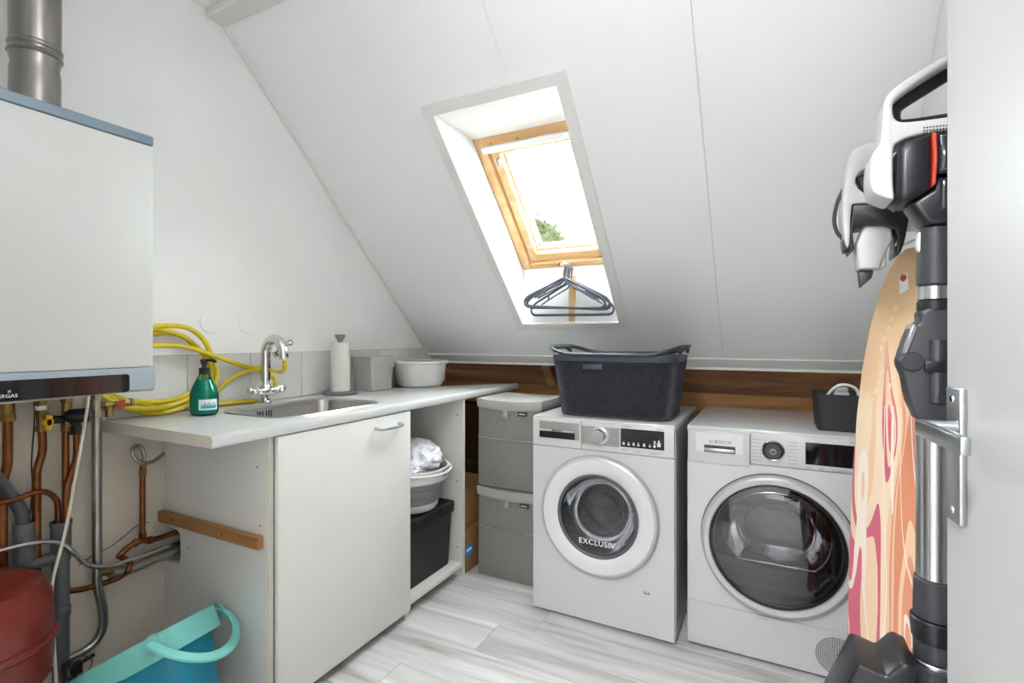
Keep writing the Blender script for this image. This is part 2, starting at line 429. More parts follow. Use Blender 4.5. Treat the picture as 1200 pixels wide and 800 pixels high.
# ================================================================== STRUCTURE
# floor with laminate planks running along x
fl = struct('floor', MB().box(XL - .1, XR + .1, -.02, YB + .1, -.06, -.009), 'grout', 'grey wood-look laminate floor of the laundry room')
row = 0; y = YB
while y > YF - .02:
    y0 = max(y - .19, -.02); x = XL - [.35, .95, .55, 1.1, .2][row % 5]
    while x < XR:
        a, b = max(x, XL), min(x + 1.28, XR)
        if b - a > .02:
            cx, cy = (a + b) / 2, (y0 + y) / 2; hx, hy = (b - a) / 2 - .0007, (y - y0) / 2 - .0007
            p = finish('plank', MB().rbox(-hx, hx, -hy, hy, -.009, 0, .0012, 1), 'plank', fl, smooth=False); p.location = (cx, cy, 0)
        x += 1.28
    y -= .19; row += 1

# left wall with backsplash tiles
wl = struct('wall_left', MB().prism([(-.0, 0), (3.2, 0), (3.2, 3.3), (-.0, 3.3)], XL - .1, XL, YZ), 'wall', 'white painted gable wall behind boiler and sink', smooth=False)
tb = finish('tile_bed', MB().box(XL, XL + .004, .86, 2.60, .885, 1.122), 'grout', wl)
ty = [.856, 1.111, 1.366, 1.622, 1.877, 2.131, 2.386]
for i, a in enumerate(ty):
    b = a + .255
    if b < 2.6: mbt = MB().rbox(XL + .002, XL + .009, a + .0015, b - .0015, .918, 1.118, .0015, 1)
    else: mbt = MB().prism([(a + .0015, .918), (2.612, .918), (2.612, 1.06), (2.556, 1.118), (a + .0015, 1.118)], XL + .002, XL + .009, YZ)
    finish('tile', mbt, 'tile', wl, smooth=False)
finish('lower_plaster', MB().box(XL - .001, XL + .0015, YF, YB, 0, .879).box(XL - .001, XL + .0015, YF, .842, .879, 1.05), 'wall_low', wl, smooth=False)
for i, yy in enumerate((1.204, 1.358)):
    o = finish('cover_disc', MB().lathe([(0, .0035), (.040, .003), (.0425, .0008), (.0425, 0)], 40, axisT((XL, yy, 1.244), (1, 0, 0))), 'wall', wl)
struct('wall_right', MB().box(XR, XR + .1, 0, 3.2, 0, 3.3), 'wall', 'white wall behind ironing board and vacuum cleaner', smooth=False)
# front wall with the doorway the camera stands in
fw = MB(); fw.box(XL - .1, -.58, .02, YF, 0, 2.6); fw.box(.36, XR + .1, .02, YF, 0, 2.6); fw.box(-.58, .36, .02, YF, 2.06, 2.6)
struct('wall_front', fw, 'wall', 'white wall around the doorway', smooth=False)
# landing beyond the doorway
hl = MB(); hl.box(-2.0, 1.2, -1.9, -1.8, 0, 2.5); hl.box(-2.1, -2.0, -1.9, .02, 0, 2.5); hl.box(1.2, 1.3, -1.9, .02, 0, 2.5); hl.box(.485, 1.3, .02, .12, 0, 2.5); hl.box(-2.1, -2.03, .02, .12, 0, 2.5)
struct('wall_landing', hl, 'wall', 'white walls of the landing', smooth=False)
struct('floor_landing', MB().box(-2.1, 1.3, -1.9, -.02, -.06, 0), 'plank', 'grey laminate floor of the landing', smooth=False)
struct('ceiling_landing', MB().box(-2.1, 1.3, -1.9, .02, 2.5, 2.6), 'wall', 'white ceiling of the landing', smooth=False)
# flat ceiling strip
struct('ceiling', MB().box(XL, XR, YF, 1.236, ZC, ZC + .1), 'slope', 'flat white ceiling above the boiler', smooth=False)

# sloped ceiling: board panels with recessed joints, skylight opening cut out
r2 = math.sqrt(.5)
SY0 = 1.24
def sl(x, s, d=0.):                 # point on the slope: s metres down from the top edge, d metres outward
    return Vector((x, SY0 + (s + d) * r2, ZC + (d - s) * r2))
SLEN = (2.635 - SY0) / r2
OX0, OX1 = -1.180, -.662            # skylight opening
OS0, OS1 = (1.624 - SY0) / r2, (2.418 - SY0) / r2
HX0, HX1, HS0, HS1 = OX0 - .017, OX1 + .017, OS0 - .024, OS1 + .024      # rough opening
AXS = lambda a, b, c: tuple(sl(a, b, c))
cs = struct('ceiling_slope', MB().ring([(XL, -.02), (XR, -.02), (XR, SLEN), (XL, SLEN)], [(HX0, HS0), (HX1, HS0), (HX1, HS1), (HX0, HS1)], .012, .03, AXS), 'slope', 'sloped white panelled ceiling under the roof', smooth=False)
xs = [XL, -1.440, -.835, -.210, XR]; g = .0006
for a, b in zip(xs, xs[1:]):
    a += g; b -= g
    if a < OX0 < b: poly = [(a, 0), (b, 0), (b, HS0), (HX0, HS0), (HX0, HS1), (b, HS1), (b, SLEN), (a, SLEN)]
    elif a < OX1 < b: poly = [(a, 0), (b, 0), (b, SLEN), (a, SLEN), (a, HS1), (HX1, HS1), (HX1, HS0), (a, HS0)]
    else: poly = [(a, 0), (b, 0), (b, SLEN), (a, SLEN)]
    finish('panel', MB().prism(poly, 0, .012, AXS), 'slope', cs, smooth=False)
# ridge-side trim and eaves trim
struct('trim_1', MB().rbox(XL, XR, 1.182, 1.262, ZC - .028, ZC + .002, .003, 1), 'white', 'white batten where flat ceiling meets slope', smooth=False)
struct('trim_2', MB().box(XL, XR, -.055, .0, -.008, 0, Matrix.Translation(sl(0, SLEN)) @ Matrix.Rotation(-PI / 4, 4, 'X')).box(XL, XR, 2.632, 2.662, 1.030, 1.050), 'white', 'white edge strip along the low end of the slope', smooth=False)
struct('trim_3', MB().rbox(XL, XL + .012, 0, 1.96, -.012, .0, .003, 1, Matrix.Translation(sl(0, 0)) @ Matrix.Rotation(-PI / 4, 4, 'X')), 'white', 'thin white strip in the corner of gable and slope', smooth=False)
# knee wall in strand board, timber plate, rafters, roof boarding
wb_ = struct('wall_back', MB().box(XL - .1, XR + .1, YB, YB + .05, 0, 1.2), 'osb', 'brown strand board knee wall behind the washing machines', smooth=False)
finish('wall_plate', MB().rbox(XL + .003, XR, 2.712, YB - .002, .79, .905, .003, 1), 'beam', wb_, smooth=False)
for xx in (-1.21,):
    finish('brace', MB().prism([(xx - .027, 1.075), (xx + .027, 1.075), (xx + .087, .907), (xx + .033, .907)], YB - .045, YB - .002, XZ), 'beam', wb_, smooth=False)
finish('stud', MB().box(-1.42, -1.36, 2.72, YB - .002, 0, .788), 'beam', wb_, smooth=False)
rf = MB(); RO = .2
rf.ring([(XL - .15, -.9), (XR + .15, -.9), (XR + .15, 2.75), (XL - .15, 2.75)], [(OX0, OS0 + .20), (OX1, OS0 + .20), (OX1, OS1 - .20), (OX0, OS1 - .20)], RO, RO + .05, AXS)
struct('roof', rf, 'roof', 'boarded roof around the skylight', smooth=False)

# skylight
win = bpy.data.objects.new('window_1', None); COL.objects.link(win); win['kind'] = 'structure'; win['label'] = 'pine framed roof window set in a deep white reveal'; MW['window_1'] = Matrix.Identity(4)
DO = .2                              # inner face of the window frame lies 0.2 m outside the lining
P_top_in, P_bot_in = sl(0, OS0), sl(0, OS1)
s_top = OS0 + DO; s_bot = OS1 - DO   # horizontal head and vertical sill reveal at 45 degrees
def quadplate(a, b, c, d, off):
    o = Vector(off); q = [Vector(v) for v in (a, b, c, d)]
    return MB().add(q + [v + o for v in q], [(0, 1, 2, 3), (7, 6, 5, 4), (0, 4, 5, 1), (1, 5, 6, 2), (2, 6, 7, 3), (3, 7, 4, 0)])
finish('reveal_panel', quadplate(sl(OX0, OS0), sl(OX1, OS0), sl(OX1, s_top, DO), sl(OX0, s_top, DO), (0, 0, .015)), 'reveal', win, smooth=False)
finish('reveal_panel', quadplate(sl(OX0, OS1), sl(OX1, OS1), sl(OX1, s_bot, DO), sl(OX0, s_bot, DO), (0, .015, 0)), 'reveal', win, smooth=False)
finish('reveal_panel', quadplate(sl(OX0, OS0), sl(OX0, OS1), sl(OX0, s_bot, DO), sl(OX0, s_top, DO), (-.015, 0, 0)), 'reveal', win, smooth=False)
finish('reveal_panel', quadplate(sl(OX1, OS0), sl(OX1, OS1), sl(OX1, s_bot, DO), sl(OX1, s_top, DO), (.015, 0, 0)), 'reveal', win, smooth=False)
CW = .042
finish('casing', MB().ring([(OX0 - CW, OS0 - CW), (OX1 + CW, OS0 - CW), (OX1 + CW, OS1 + CW), (OX0 - CW, OS1 + CW)], [(OX0, OS0), (OX1, OS0), (OX1, OS1), (OX0, OS1)], -.012, .0, AXS), 'white', win, smooth=False)
FW = .045
def rail(name, x0, x1, s0, s1, d0, d1, m): return finish(name, MB().rbox(x0, x1, -s1, -s0, d0, d1, .003, 1, Matrix.Translation(sl(0, 0)) @ Matrix(((1, 0, 0, 0), (0, -r2, r2, 0), (0, r2, r2, 0), (0, 0, 0, 1)))), m, win, smooth=False)
fx0, fx1, fs0, fs1 = OX0, OX1, s_top - .0, s_bot
rail('frame_rail', fx0, fx0 + FW, fs0, fs1, DO, DO + .09, 'pine'); rail('frame_rail', fx1 - FW, fx1, fs0, fs1, DO, DO + .09, 'pine')
rail('frame_rail', fx0 + FW, fx1 - FW, fs0, fs0 + FW, DO, DO + .09, 'pinex'); rail('frame_rail', fx0 + FW, fx1 - FW, fs1 - .03, fs1, DO, DO + .09, 'pinex')
sx0, sx1, ss0, ss1 = fx0 + FW + .003, fx1 - FW - .003, fs0 + FW + .003, fs1 - .033
SW = .045
rail('sash_rail', sx0, sx0 + SW, ss0, ss1, DO + .018, DO + .085, 'pine'); rail('sash_rail', sx1 - SW, sx1, ss0, ss1, DO + .018, DO + .085, 'pine')
rail('sash_rail', sx0 + SW, sx1 - SW, ss0, ss0 + SW, DO + .018, DO + .085, 'pinex'); rail('sash_rail', sx0 + SW, sx1 - SW, ss1 - SW, ss1, DO + .018, DO + .085, 'pinex')
gx0, gx1, gs0, gs1 = sx0 + SW, sx1 - SW, ss0 + SW, ss1 - SW
for (a, b, c, d) in ((gx0, gx0 + .014, gs0, gs1), (gx1 - .014, gx1, gs0, gs1), (gx0 + .014, gx1 - .014, gs1 - .014, gs1), (gx0 + .014, gx1 - .014, gs0, gs0 + .014)):
    rail('glazing_bead', a, b, c, d, DO + .055, DO + .1, 'white')
rail('rubber_seal', gx0 + .014, gx0 + .018, gs0 + .015, gs1 - .015, DO + .06, DO + .098, 'gasket')
rail('glass_pane', gx0 + .004, gx1 - .004, gs0 + .004, gs1 - .004, DO + .07, DO + .074, 'winglass')
rail('vent_bar', sx0 - .02, sx1 + .02, ss0 - .008, ss0 + .022, DO - .014, DO + .006, 'reveal')
for xx in (sx0 + .03, (sx0 + sx1) / 2 - .05):
    finish('bar_screw', MB().lathe([(0, .006), (.004, .005), (.005, 0)], 12, axisT(sl(xx, ss0 - .016, DO), (0, -r2, -r2))), 'nickel', win)
finish('catch', MB().rbox(-.008, .008, -.015, .015, 0, .03, .003, 1, Matrix.Translation(sl(gx0 - .012, gs0 + .03, DO - .004)) @ Matrix.Rotation(-PI / 4, 4, 'X')), 'nickel', win)
# pine batten on the lower reveal with a peg for the hangers
finish('sill_batten', MB().rbox(-.918, -.884, 2.404, 2.4175, 1.268, 1.50, .002, 1), 'pine', win, smooth=False)
PEG = Vector((-.905, 2.40, 1.535))
finish('peg', MB().cyl((-.905, 2.4175, 1.532), (-.905, 2.272, 1.541), .008, 12), 'pine', win)

# room door, swung open along the right side, with lever handle
dl = Vector((.218, .913, 0)); dd = Vector((.1058, -.9944, 0)).normalized(); dn = Vector((dd.y, -dd.x, 0)); dn = dn if dn.x < 0 else -dn
DT = Matrix(((dd.x, dn.x, 0, dl.x), (dd.y, dn.y, 0, dl.y), (0, 0, 1, 0), (0, 0, 0, 1)))
door = bpy.data.objects.new('door_1', None); COL.objects.link(door); door['kind'] = 'structure'; door['label'] = 'white flush room door standing open'; MW['door_1'] = Matrix.Identity(4)
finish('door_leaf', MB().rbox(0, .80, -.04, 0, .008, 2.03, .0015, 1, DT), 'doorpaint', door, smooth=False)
hd = finish('door_handle', MB().rbox(.021, .062, 0, .009, .936, 1.116, .003, 2, DT), 'alu', door)
finish('lever', MB().tube([DT @ Vector(p) for p in ((.050, .008, 1.063), (.050, .043, 1.063))], .0085, 12).rbox(.036, .172, .038, .049, 1.048, 1.070, .003, 2, DT), 'alu', hd)
for zz in (.952, 1.100):
    finish('screw', MB().lathe([(0, .002), (.0045, .0015), (.005, 0)], 12, DT @ axisT((.0415, .009, zz), (0, 1, 0))), 'chrome', hd)
for zz in (.25, 1.75): finish('hinge', MB().cyl(DT @ Vector((.805, .004, zz - .04)), DT @ Vector((.805, .004, zz + .04)), .007, 10), 'alu', door)

# ================================================================== ADDED FILL LIGHTS (unseen, made up to brighten the room)
lp = thing('pendant_lamp', 'white globe lamp hanging from the flat ceiling', 'lamp', (-.30, .55, ZC))  # unseen globe added to lift the room light evenly
finish('canopy', MB().lathe([(0, 0), (.05, 0), (.05, -.015), (.015, -.03)], 24), 'white', lp)
finish('stem', MB().cyl((0, 0, -.03), (0, 0, -.115), .006, 10), 'chrome', lp)
finish('globe', MB().lathe([(.02, -.112), (.075, -.136), (.11, -.19), (.12, -.24), (.11, -.29), (.075, -.335), (.03, -.357), (0, -.36)], 32), 'lampglass', lp)
lp = thing('landing_lamp', 'round white lamp on the landing ceiling', 'lamp', (-.30, -.9, 2.5))  # unseen disc added to brighten the room through the doorway
finish('lamp_base', MB().lathe([(0, 0), (.20, 0), (.20, -.02), (.19, -.025)], 32), 'white', lp)
finish('diffuser', MB().lathe([(.185, -.022), (.18, -.05), (.13, -.07), (0, -.08)], 32), 'lamphall', lp)

# ================================================================== OUTSIDE
struct('ground_outside', MB().box(-30, 20, 5, 45, -2.72, -2.62), 'grass', 'pale paving far below the skylight', smooth=False)
tr = thing('tree', 'leafy green tree seen through the skylight', 'tree', (-6.35, 13.75, -2.62))
finish('trunk', MB().tube([(0, 0, 0), (.1, .05, 2.5), (0, 0, 5.2)], [.22, .17, .1], 10, 4), 'bark', tr)
lv = MB()
for i in range(4200):
    d = Vector((random.gauss(0, 1), random.gauss(0, 1), random.gauss(0, 1))).normalized() * (random.random() ** .35)
    n_ = 1 + .25 * noise.noise(d * 3)
    c = Vector((d.x * 1.15 * n_, d.y * 1.15 * n_, 5.95 + d.z * 1.6 * n_)); a = random.uniform(.05, .1)
    T = Matrix.Translation(c) @ Matrix.Rotation(random.uniform(0, 6.3), 4, 'X') @ Matrix.Rotation(random.uniform(0, 6.3), 4, 'Y') @ Matrix.Rotation(random.uniform(0, 6.3), 4, 'Z')
    lv.add([(-a, 0, 0), (0, -a * .5, .01), (a, 0, 0), (0, a * .5, .01)], [(0, 1, 2, 3)], T)
finish('crown', lv, 'leaf', tr, smooth=False)
core = MB().lathe([(0, 4.5), (.5, 4.75), (.9, 5.3), (1.0, 5.95), (.9, 6.6), (.55, 7.15), (0, 7.4)], 40)
core.v = [tuple(Vector((x, y, z)) + Vector((x, y, (z - 5.95) * .7)) * (.22 * noise.noise(Vector((x, y, z)) * 3.2))) for x, y, z in core.v]
finish('inner_foliage', core, 'leaf', tr)

# ================================================================== BOILER AND PIPEWORK
bo = thing('boiler', 'white wall-hung boiler with blue-grey top edge and black control strip', 'boiler', (XL, .605, 1.034))
BX = -1.60
wpart('casing', MB().rbox(XL, BX, .383, .827, 1.100, 1.738, .004, 2), 'boiler', bo)
wpart('top_band', MB().rbox(XL, BX + .001, .382, .828, 1.7395, 1.767, .003, 1), 'bluegrey', bo)
bp_ = wpart('bottom_band', MB().prism([(XL, 1.034), (BX - .01, 1.030), (BX + .004, 1.036), (BX + .006, 1.065), (BX + .002, 1.099), (XL, 1.099)], .381, .829, XZ), 'silver', bo)
cp = wpart('control_strip', MB().prism(rrect(.564, 1.058, .395, .049, .008, 4), BX + .003, BX + .0085, YZ), 'gloss', bo)
text('brand_name', 'INTERGAS', .0115, TR(BX + .0087, .527, 1.046) @ RIGHTF, 'printwhite', bo, space=1.02, align='RIGHT')
text('brand_mark', 'III', .008, TR(BX + .0087, .512, 1.0565) @ RIGHTF, 'printwhite', bo)
wpart('underside', MB().rbox(XL + .002, BX - .06, .40, .70, 1.022, 1.0335, .003, 1), 'grey_p', bo)

fp = thing('flue_pipe', 'stainless steel flue pipe rising from the boiler top', 'pipe', (-1.77, .622, 1.768))
finish('pipe', MB().lathe([(.053, 0), (.053, .125), (.050, .145), (.054, .165), (.054, ZC - 1.768)], 40), 'flue', fp)
finish('collar', MB().lathe([(.0545, .166), (.0545, .168), (.058, .172), (.057, .180), (.0535, .184), (.0535, .187), (.0575, .192), (.0575, .199), (.0545, .203)], 40), 'flue', fp)

WX = -1.868
def wp(px, py, x=WX): return onX(px, py, x)
def pipe_fit(px, y0, y1, r, m, par, name='fitting'):
    mb = MB(); a, b = wp(px, y0), wp(px, y1); L_ = b - a
    mb.hexnut(a, a + L_ * .28, r); mb.cyl(a + L_ * .28, a + L_ * .72, r * .82); mb.hexnut(a + L_ * .72, b, r)
    return wpart(name, mb, m, par)
# heating pipe
p = thing('copper_pipe', 'copper pipe with brass compression fitting under boiler, bending behind red vessel', 'pipe', tuple(wp(3, 800)))
wpart('pipe', MB().tube([wp(9, 490), wp(9, 535), wp(8, 547), wp(4, 562), wp(3, 575), wp(3, 800)], .011, 14, 5), 'copper', p)
pipe_fit(9, 463, 493, .018, 'brass', p)
# gas pipe with yellow cock
p = thing('gas_pipe', 'copper gas pipe with yellow lever cock under boiler', 'pipe', tuple(wp(43, 800)))
wpart('pipe', MB().tube([wp(49, 503), wp(50, 520), wp(49, 532), wp(45, 545), wp(43, 556), wp(43, 580), wp(43, 800)], .010, 14, 5), 'copper', p)
wpart('fitting', MB().hexnut(wp(48, 466), wp(48, 475), .017), 'brass', p)
wpart('seal_ring', MB().cyl(wp(48, 475), wp(48, 480), .013), 'white_p', p)
wpart('valve_body', MB().hexnut(wp(49, 480), wp(49, 489), .017).cyl(wp(49, 489), wp(49, 498), .013).hexnut(wp(49, 498), wp(49, 505), .016), 'brass', p)
c = wp(52, 494) + Vector((.02, 0, 0))
lvb = wpart('lever', MB().lathe([(0, .012), (.009, .012), (.012, .008), (.012, -.02)], 16, axisT(c, (1, 0, 0))).rbox(-.005, .012, -.008, .008, -.022, .022, .003, 2, Matrix.Translation(c)), 'yellowp', p)
# safety valve group
p = thing('safety_valve', 'black capped safety valve with two copper pipes under boiler', 'valve', tuple(wp(77, 615)))
wpart('fitting', MB().hexnut(wp(78, 464), wp(78, 471), .016).cyl(wp(78, 471), wp(78, 500), .012).hexnut(wp(78, 496), wp(78, 505), .014), 'brass', p)
a = wp(80, 487) + Vector((.01, 0, 0)); b = wp(97, 485) + Vector((.035, 0, 0)); dv = (b - a).normalized()
vb = wpart('valve_body', MB().lathe([(0, 0), (.016, 0), (.02, .01), (.021, .05), (.018, .058), (0, .058)], 24, axisT(a - dv * .01, dv)).cyl(wp(58, 492), wp(76, 491), .012).hexnut(wp(56, 492), wp(62, 492), .015), 'black', p)
wpart('cap_mark', MB().ring(circ(0, 0, .0155, 24), circ(0, 0, .0135, 24), .0585, .0592, XY, axisT(a - dv * .01, dv)).box(-.011, .011, -.002, .002, .0585, .0592, axisT(a - dv * .01, dv)), 'print', p)
wpart('outlet_nut', MB().tube([wp(84, 490) + Vector((.012, 0, 0)), wp(87, 498) + Vector((.012, 0, 0)), wp(87.5, 501) + Vector((.012, 0, 0))], .012, 14).hexnut(wp(87.5, 498) + Vector((.012, 0, 0)), wp(87.5, 508) + Vector((.012, 0, 0)), .017), 'black', p)
wpart('pipe', MB().tube([wp(77, 503), wp(77, 560), wp(77, 612)], .0088, 12), 'copper', p)
o_ = Vector((.014, 0, 0))
wpart('pipe', MB().tube([wp(87.5, 506) + o_, wp(87.5, 530) + o_, wp(86, 541) + o_, wp(81, 554) + o_, wp(76.5, 567) + o_, wp(75, 580) + o_, wp(75, 612) + o_], .0095, 14, 5), 'copper', p)
# copper loop dropping into the waste
p = tag(finish('overflow_pipe', MB().tube([wp(-25, 592, -1.85), wp(0, 588.5, -1.85), wp(18, 585, -1.85), wp(34, 579, -1.85), wp(47, 576, -1.85), wp(58, 578, -1.855), wp(66, 586, -1.86), wp(68, 596, -1.866), wp(68, 622, -1.866)], .0075, 12, 6), 'copper'), 'thin copper pipe curving over into the grey waste pipe', 'pipe')
# pvc waste
p = thing('waste_pipe', 'grey plastic waste pipe with siphon trap beside red vessel', 'pipe', (WX, .715, 0))
wpart('stack', MB().tube([wp(71.5, 640), wp(71.5, 745), wp(71.5, 900)], .020, 20), 'pvc', p)
sk = wpart('socket', MB().lathe([(.0225, 0), (.024, .02), (.024, .10), (.0265, .106), (.0265, .115), (.023, .115), (.021, .10)], 24, Matrix.Translation(wp(71.5, 640) - Vector((0, 0, .04)))), 'pvc', p)
wpart('coupling', MB().lathe([(.0205, 0), (.023, .004), (.023, .03), (.0205, .034)], 24, Matrix.Translation(wp(71.5, 723))), 'pvc', p)
tp = wp(28.5, 612); 
wpart('trap_cup', MB().lathe([(.019, .0), (.024, 0), (.0245, -.004), (.0235, -.05), (.0245, -.085), (.0245, -.105), (.018, -.122), (0, -.128)], 24, Matrix.Translation(tp)), 'pvc', p)
wpart('trap_bend', MB().tube([wp(24, 642), wp(27, 655), wp(36, 660), wp(50, 657), wp(66, 652)], .0175, 16, 5), 'pvc', p)
tag(finish('condensate_hose', MB().tube([wp(-25, 545, -1.80), wp(-10, 555, -1.82), wp(5, 571, -1.845), wp(18, 588, -1.865), wp(26, 602), wp(28, 616)], .0155, 16, 5), 'darkhose'), 'dark grey hose slanting down into the trap cup', 'hose')
# galvanised riser
p = thing('steel_pipe', 'galvanised steel pipe with nickel fitting rising to the boiler beside worktop end', 'pipe', tuple(wp(60, 783)))
wpart('pipe', MB().tube([wp(113, 486), wp(113.5, 560), wp(113.5, 660), wp(114, 685), wp(118, 702), wp(121, 718), wp(120, 735), wp(113, 750), wp(100, 762), wp(80, 772), wp(50, 785), wp(20, 797)], .0128, 16, 5), 'galv', p)
pipe_fit(112.5, 461, 489, .0185, 'nickel', p)
# garden tap at the fitting
p = thing('hose_tap', 'small brass hose tap with red handwheel beside the steel pipe', 'tap', tuple(wp(128, 478)))
wpart('tap_body', MB().cyl(wp(119, 475), wp(126, 474), .009).hexnut(wp(122, 475), wp(128, 474.5), .013).tube([wp(126, 474), wp(133, 474), wp(146, 472)], .010, 12).tube([wp(130, 476), wp(128, 481), wp(128, 488)], .011, 12).hexnut(wp(145, 472), wp(151, 471.5), .013), 'brass', p)
c = wp(138, 474) + Vector((.018, 0, 0))
wpart('handwheel', MB().ring(circ(0, 0, .013, 24), circ(0, 0, .008, 24), -.003, .004, XY, axisT(c, (1, -.3, 0))).box(-.011, .011, -.002, .002, -.002, .003, axisT(c, (1, -.3, 0))).box(-.002, .002, -.011, .011, -.002, .003, axisT(c, (1, -.3, 0))), 'redp', p)
wpart('hose_clip', MB().cyl(wp(152, 471.5), wp(155, 471), .0145).rbox(-.006, .006, -.004, .004, -.014, .0, .002, 1, Matrix.Translation(wp(153.5, 475))), 'nickel', p)
# stainless line across, steel line and copper line to the panel notch
tag(finish('stainless_pipe', MB().tube([wp(-25, 651, -1.835), wp(0, 645, -1.835), wp(25, 638.5, -1.835), wp(45, 635.5, -1.835), wp(60, 634.5, -1.835), wp(73, 637, -1.835), wp(84, 645, -1.835), wp(95, 656, -1.84), wp(105, 662.5, -1.84), wp(116, 664, -1.84), wp(135, 661, -1.845), wp(165, 651, -1.853), wp(190, 642, -1.862), wp(222, 631, -1.875)], .0068, 12, 5), 'tube'), 'thin shiny steel pipe waving across the pipework to the panel notch', 'pipe')
tag(finish('drain_pipe', MB().tube([wp(128, 671), wp(150, 667), wp(180, 655), wp(225, 637)], .0165, 16, 3), 'galv'), 'thick galvanised pipe running through the notch in the cabinet side', 'pipe')
p = thing('branch_pipe', 'copper branch pipe sweeping from the waste pipe to the cabinet notch', 'pipe', tuple(wp(70, 694)))
wpart('pipe', MB().tube([wp(66, 692), wp(85, 692), wp(105, 688), wp(125, 682), wp(140, 676), wp(150, 668, -1.85), wp(152, 660, -1.86), wp(145, 654), wp(138, 651)], .0085, 12, 5), 'copper', p)
wpart('fitting', MB().hexnut(wp(118, 671, -1.85), wp(133, 668, -1.85), .011), 'brass', p)
p = thing('water_pipe', 'copper riser with brass nut below braided hose by cabinet side', 'pipe', tuple(wp(167, 630)))
wpart('pipe', MB().cyl(wp(167, 552), wp(167, 626), .0085, 14), 'copper', p)
wpart('top_nut', MB().hexnut(wp(167.5, 545.5), wp(167.5, 549), .011).hexnut(wp(167.5, 549.5), wp(167.5, 555), .0125), 'brass', p)
wpart('tee', MB().hexnut(wp(167, 624), wp(167, 630), .012).tube([wp(140, 651), wp(148, 643), wp(158, 636), wp(167, 633), wp(176, 633), wp(196, 627), wp(215, 620)], .0095, 12, 4).hexnut(wp(157, 636.5), wp(161, 635), .013).hexnut(wp(173, 633.5), wp(178, 632), .013), 'copper', p)
tag(finish('braided_hose', MB().tube([wp(167.5, 547), wp(169, 537), wp(167, 526), wp(161, 522), wp(156, 525, -1.86), wp(155.5, 532, -1.855), wp(160, 539, -1.853), wp(168, 542.5, -1.853), wp(178, 541, -1.858), wp(186, 536, -1.868), wp(189, 533, -1.872), wp(192, 531, -1.875)], .0058, 10, 5), 'nickel'), 'short braided steel hose curled in a loop above copper riser', 'hose')
tag(finish('sensor_wire', MB().tube([wp(92, 662, -1.89), wp(110, 650, -1.89), wp(130, 640, -1.89), wp(146, 628, -1.89), wp(156, 619, -1.89), wp(166, 613, -1.885), wp(174, 612, -1.88)], .0016, 6, 4), 'black'), 'thin dark wire crossing behind the steel pipe', 'wire')
tag(finish('paper_tag', MB().rbox(-.001, .001, -.011, .011, -.05, .0, .0005, 1, Matrix.Translation(wp(173, 611, -1.882)) @ Matrix.Rotation(.15, 4, 'X')), 'cream'), 'small yellowed tag hanging on a thin wire', 'tag')
tag(finish('white_cable', MB().tube([wp(104, 464, -1.83), wp(102, 480, -1.82), wp(97, 510, -1.81), wp(90, 550, -1.80), wp(83, 590, -1.79), wp(76, 625, -1.78), wp(68, 655, -1.77), wp(62, 680, -1.77), wp(60, 705, -1.77), wp(62, 735, -1.77), wp(66, 800, -1.77)], .0042, 8, 5), 'cable'), 'cream cable hanging from the boiler in front of pipes', 'cable')
tag(finish('thin_black_cable', MB().tube([wp(41, 470, -1.90), wp(40, 500, -1.90), wp(37, 540, -1.905), wp(38, 570, -1.905), wp(36, 595, -1.9), wp(34, 612, -1.88)], .002, 6, 4), 'black'), 'thin black cable behind the gas pipe', 'cable')

# red expansion vessel
ev = thing('expansion_vessel', 'red domed expansion vessel with rolled seam beside waste pipe', 'vessel', (-1.768, .510, .0))
EVR = .143
finish('shell', MB().lathe([(0, .235), (.06, .24), (.11, .262), (.136, .30), (EVR, .345), (EVR, .405), (EVR + .001, .46), (EVR - .004, .51), (.124, .548), (.085, .572), (.04, .582), (0, .584)], 48), 'red', ev)
finish('seam', MB().lathe([(EVR, .392), (EVR + .006, .394), (EVR + .011, .400), (EVR + .011, .408), (EVR + .006, .414), (EVR, .416)], 48), 'red', ev)
finish('support_bracket', MB().rbox(-.166, -.12, -.02, .02, .30, .52, .003, 1), 'galv', ev)
finish('connector', MB().cyl((0, 0, .0), (0, 0, .24), .012, 14).hexnut((0, 0, .19), (0, 0, .235), .018), 'brass', ev)
# drain cock on the floor pipe
dc = thing('drain_cock', 'black drain cock with wire ring on the low steel pipe', 'valve', tuple(wp(84, 790, -1.82)))
q = wp(84, 786, -1.82)
wpart('cock_body', MB().rbox(-.02, .02, -.022, .022, -.028, .026, .008, 2, Matrix.Translation(q)).tube([q + Vector((.0, .02, .012)), q + Vector((0, .055, .018))], .006, 10).cyl(q + Vector((0, 0, -.03)), q + Vector((0, 0, -.09)), .013), 'black', dc)
wpart('outlet_cap', MB().lathe([(0, .03), (.009, .03), (.012, .02), (.013, 0)], 16, axisT(q + Vector((.015, .012, -.018)), (1, -.2, -.3))), 'nickel', dc)
wpart('wire_ring', MB().tube([q + Vector((.024, .012 + .028 * math.cos(t), .012 + .028 * math.sin(t))) for t in [i * PI / 8 for i in range(16)]], .0022, 6, closed=True), 'nickel', dc)

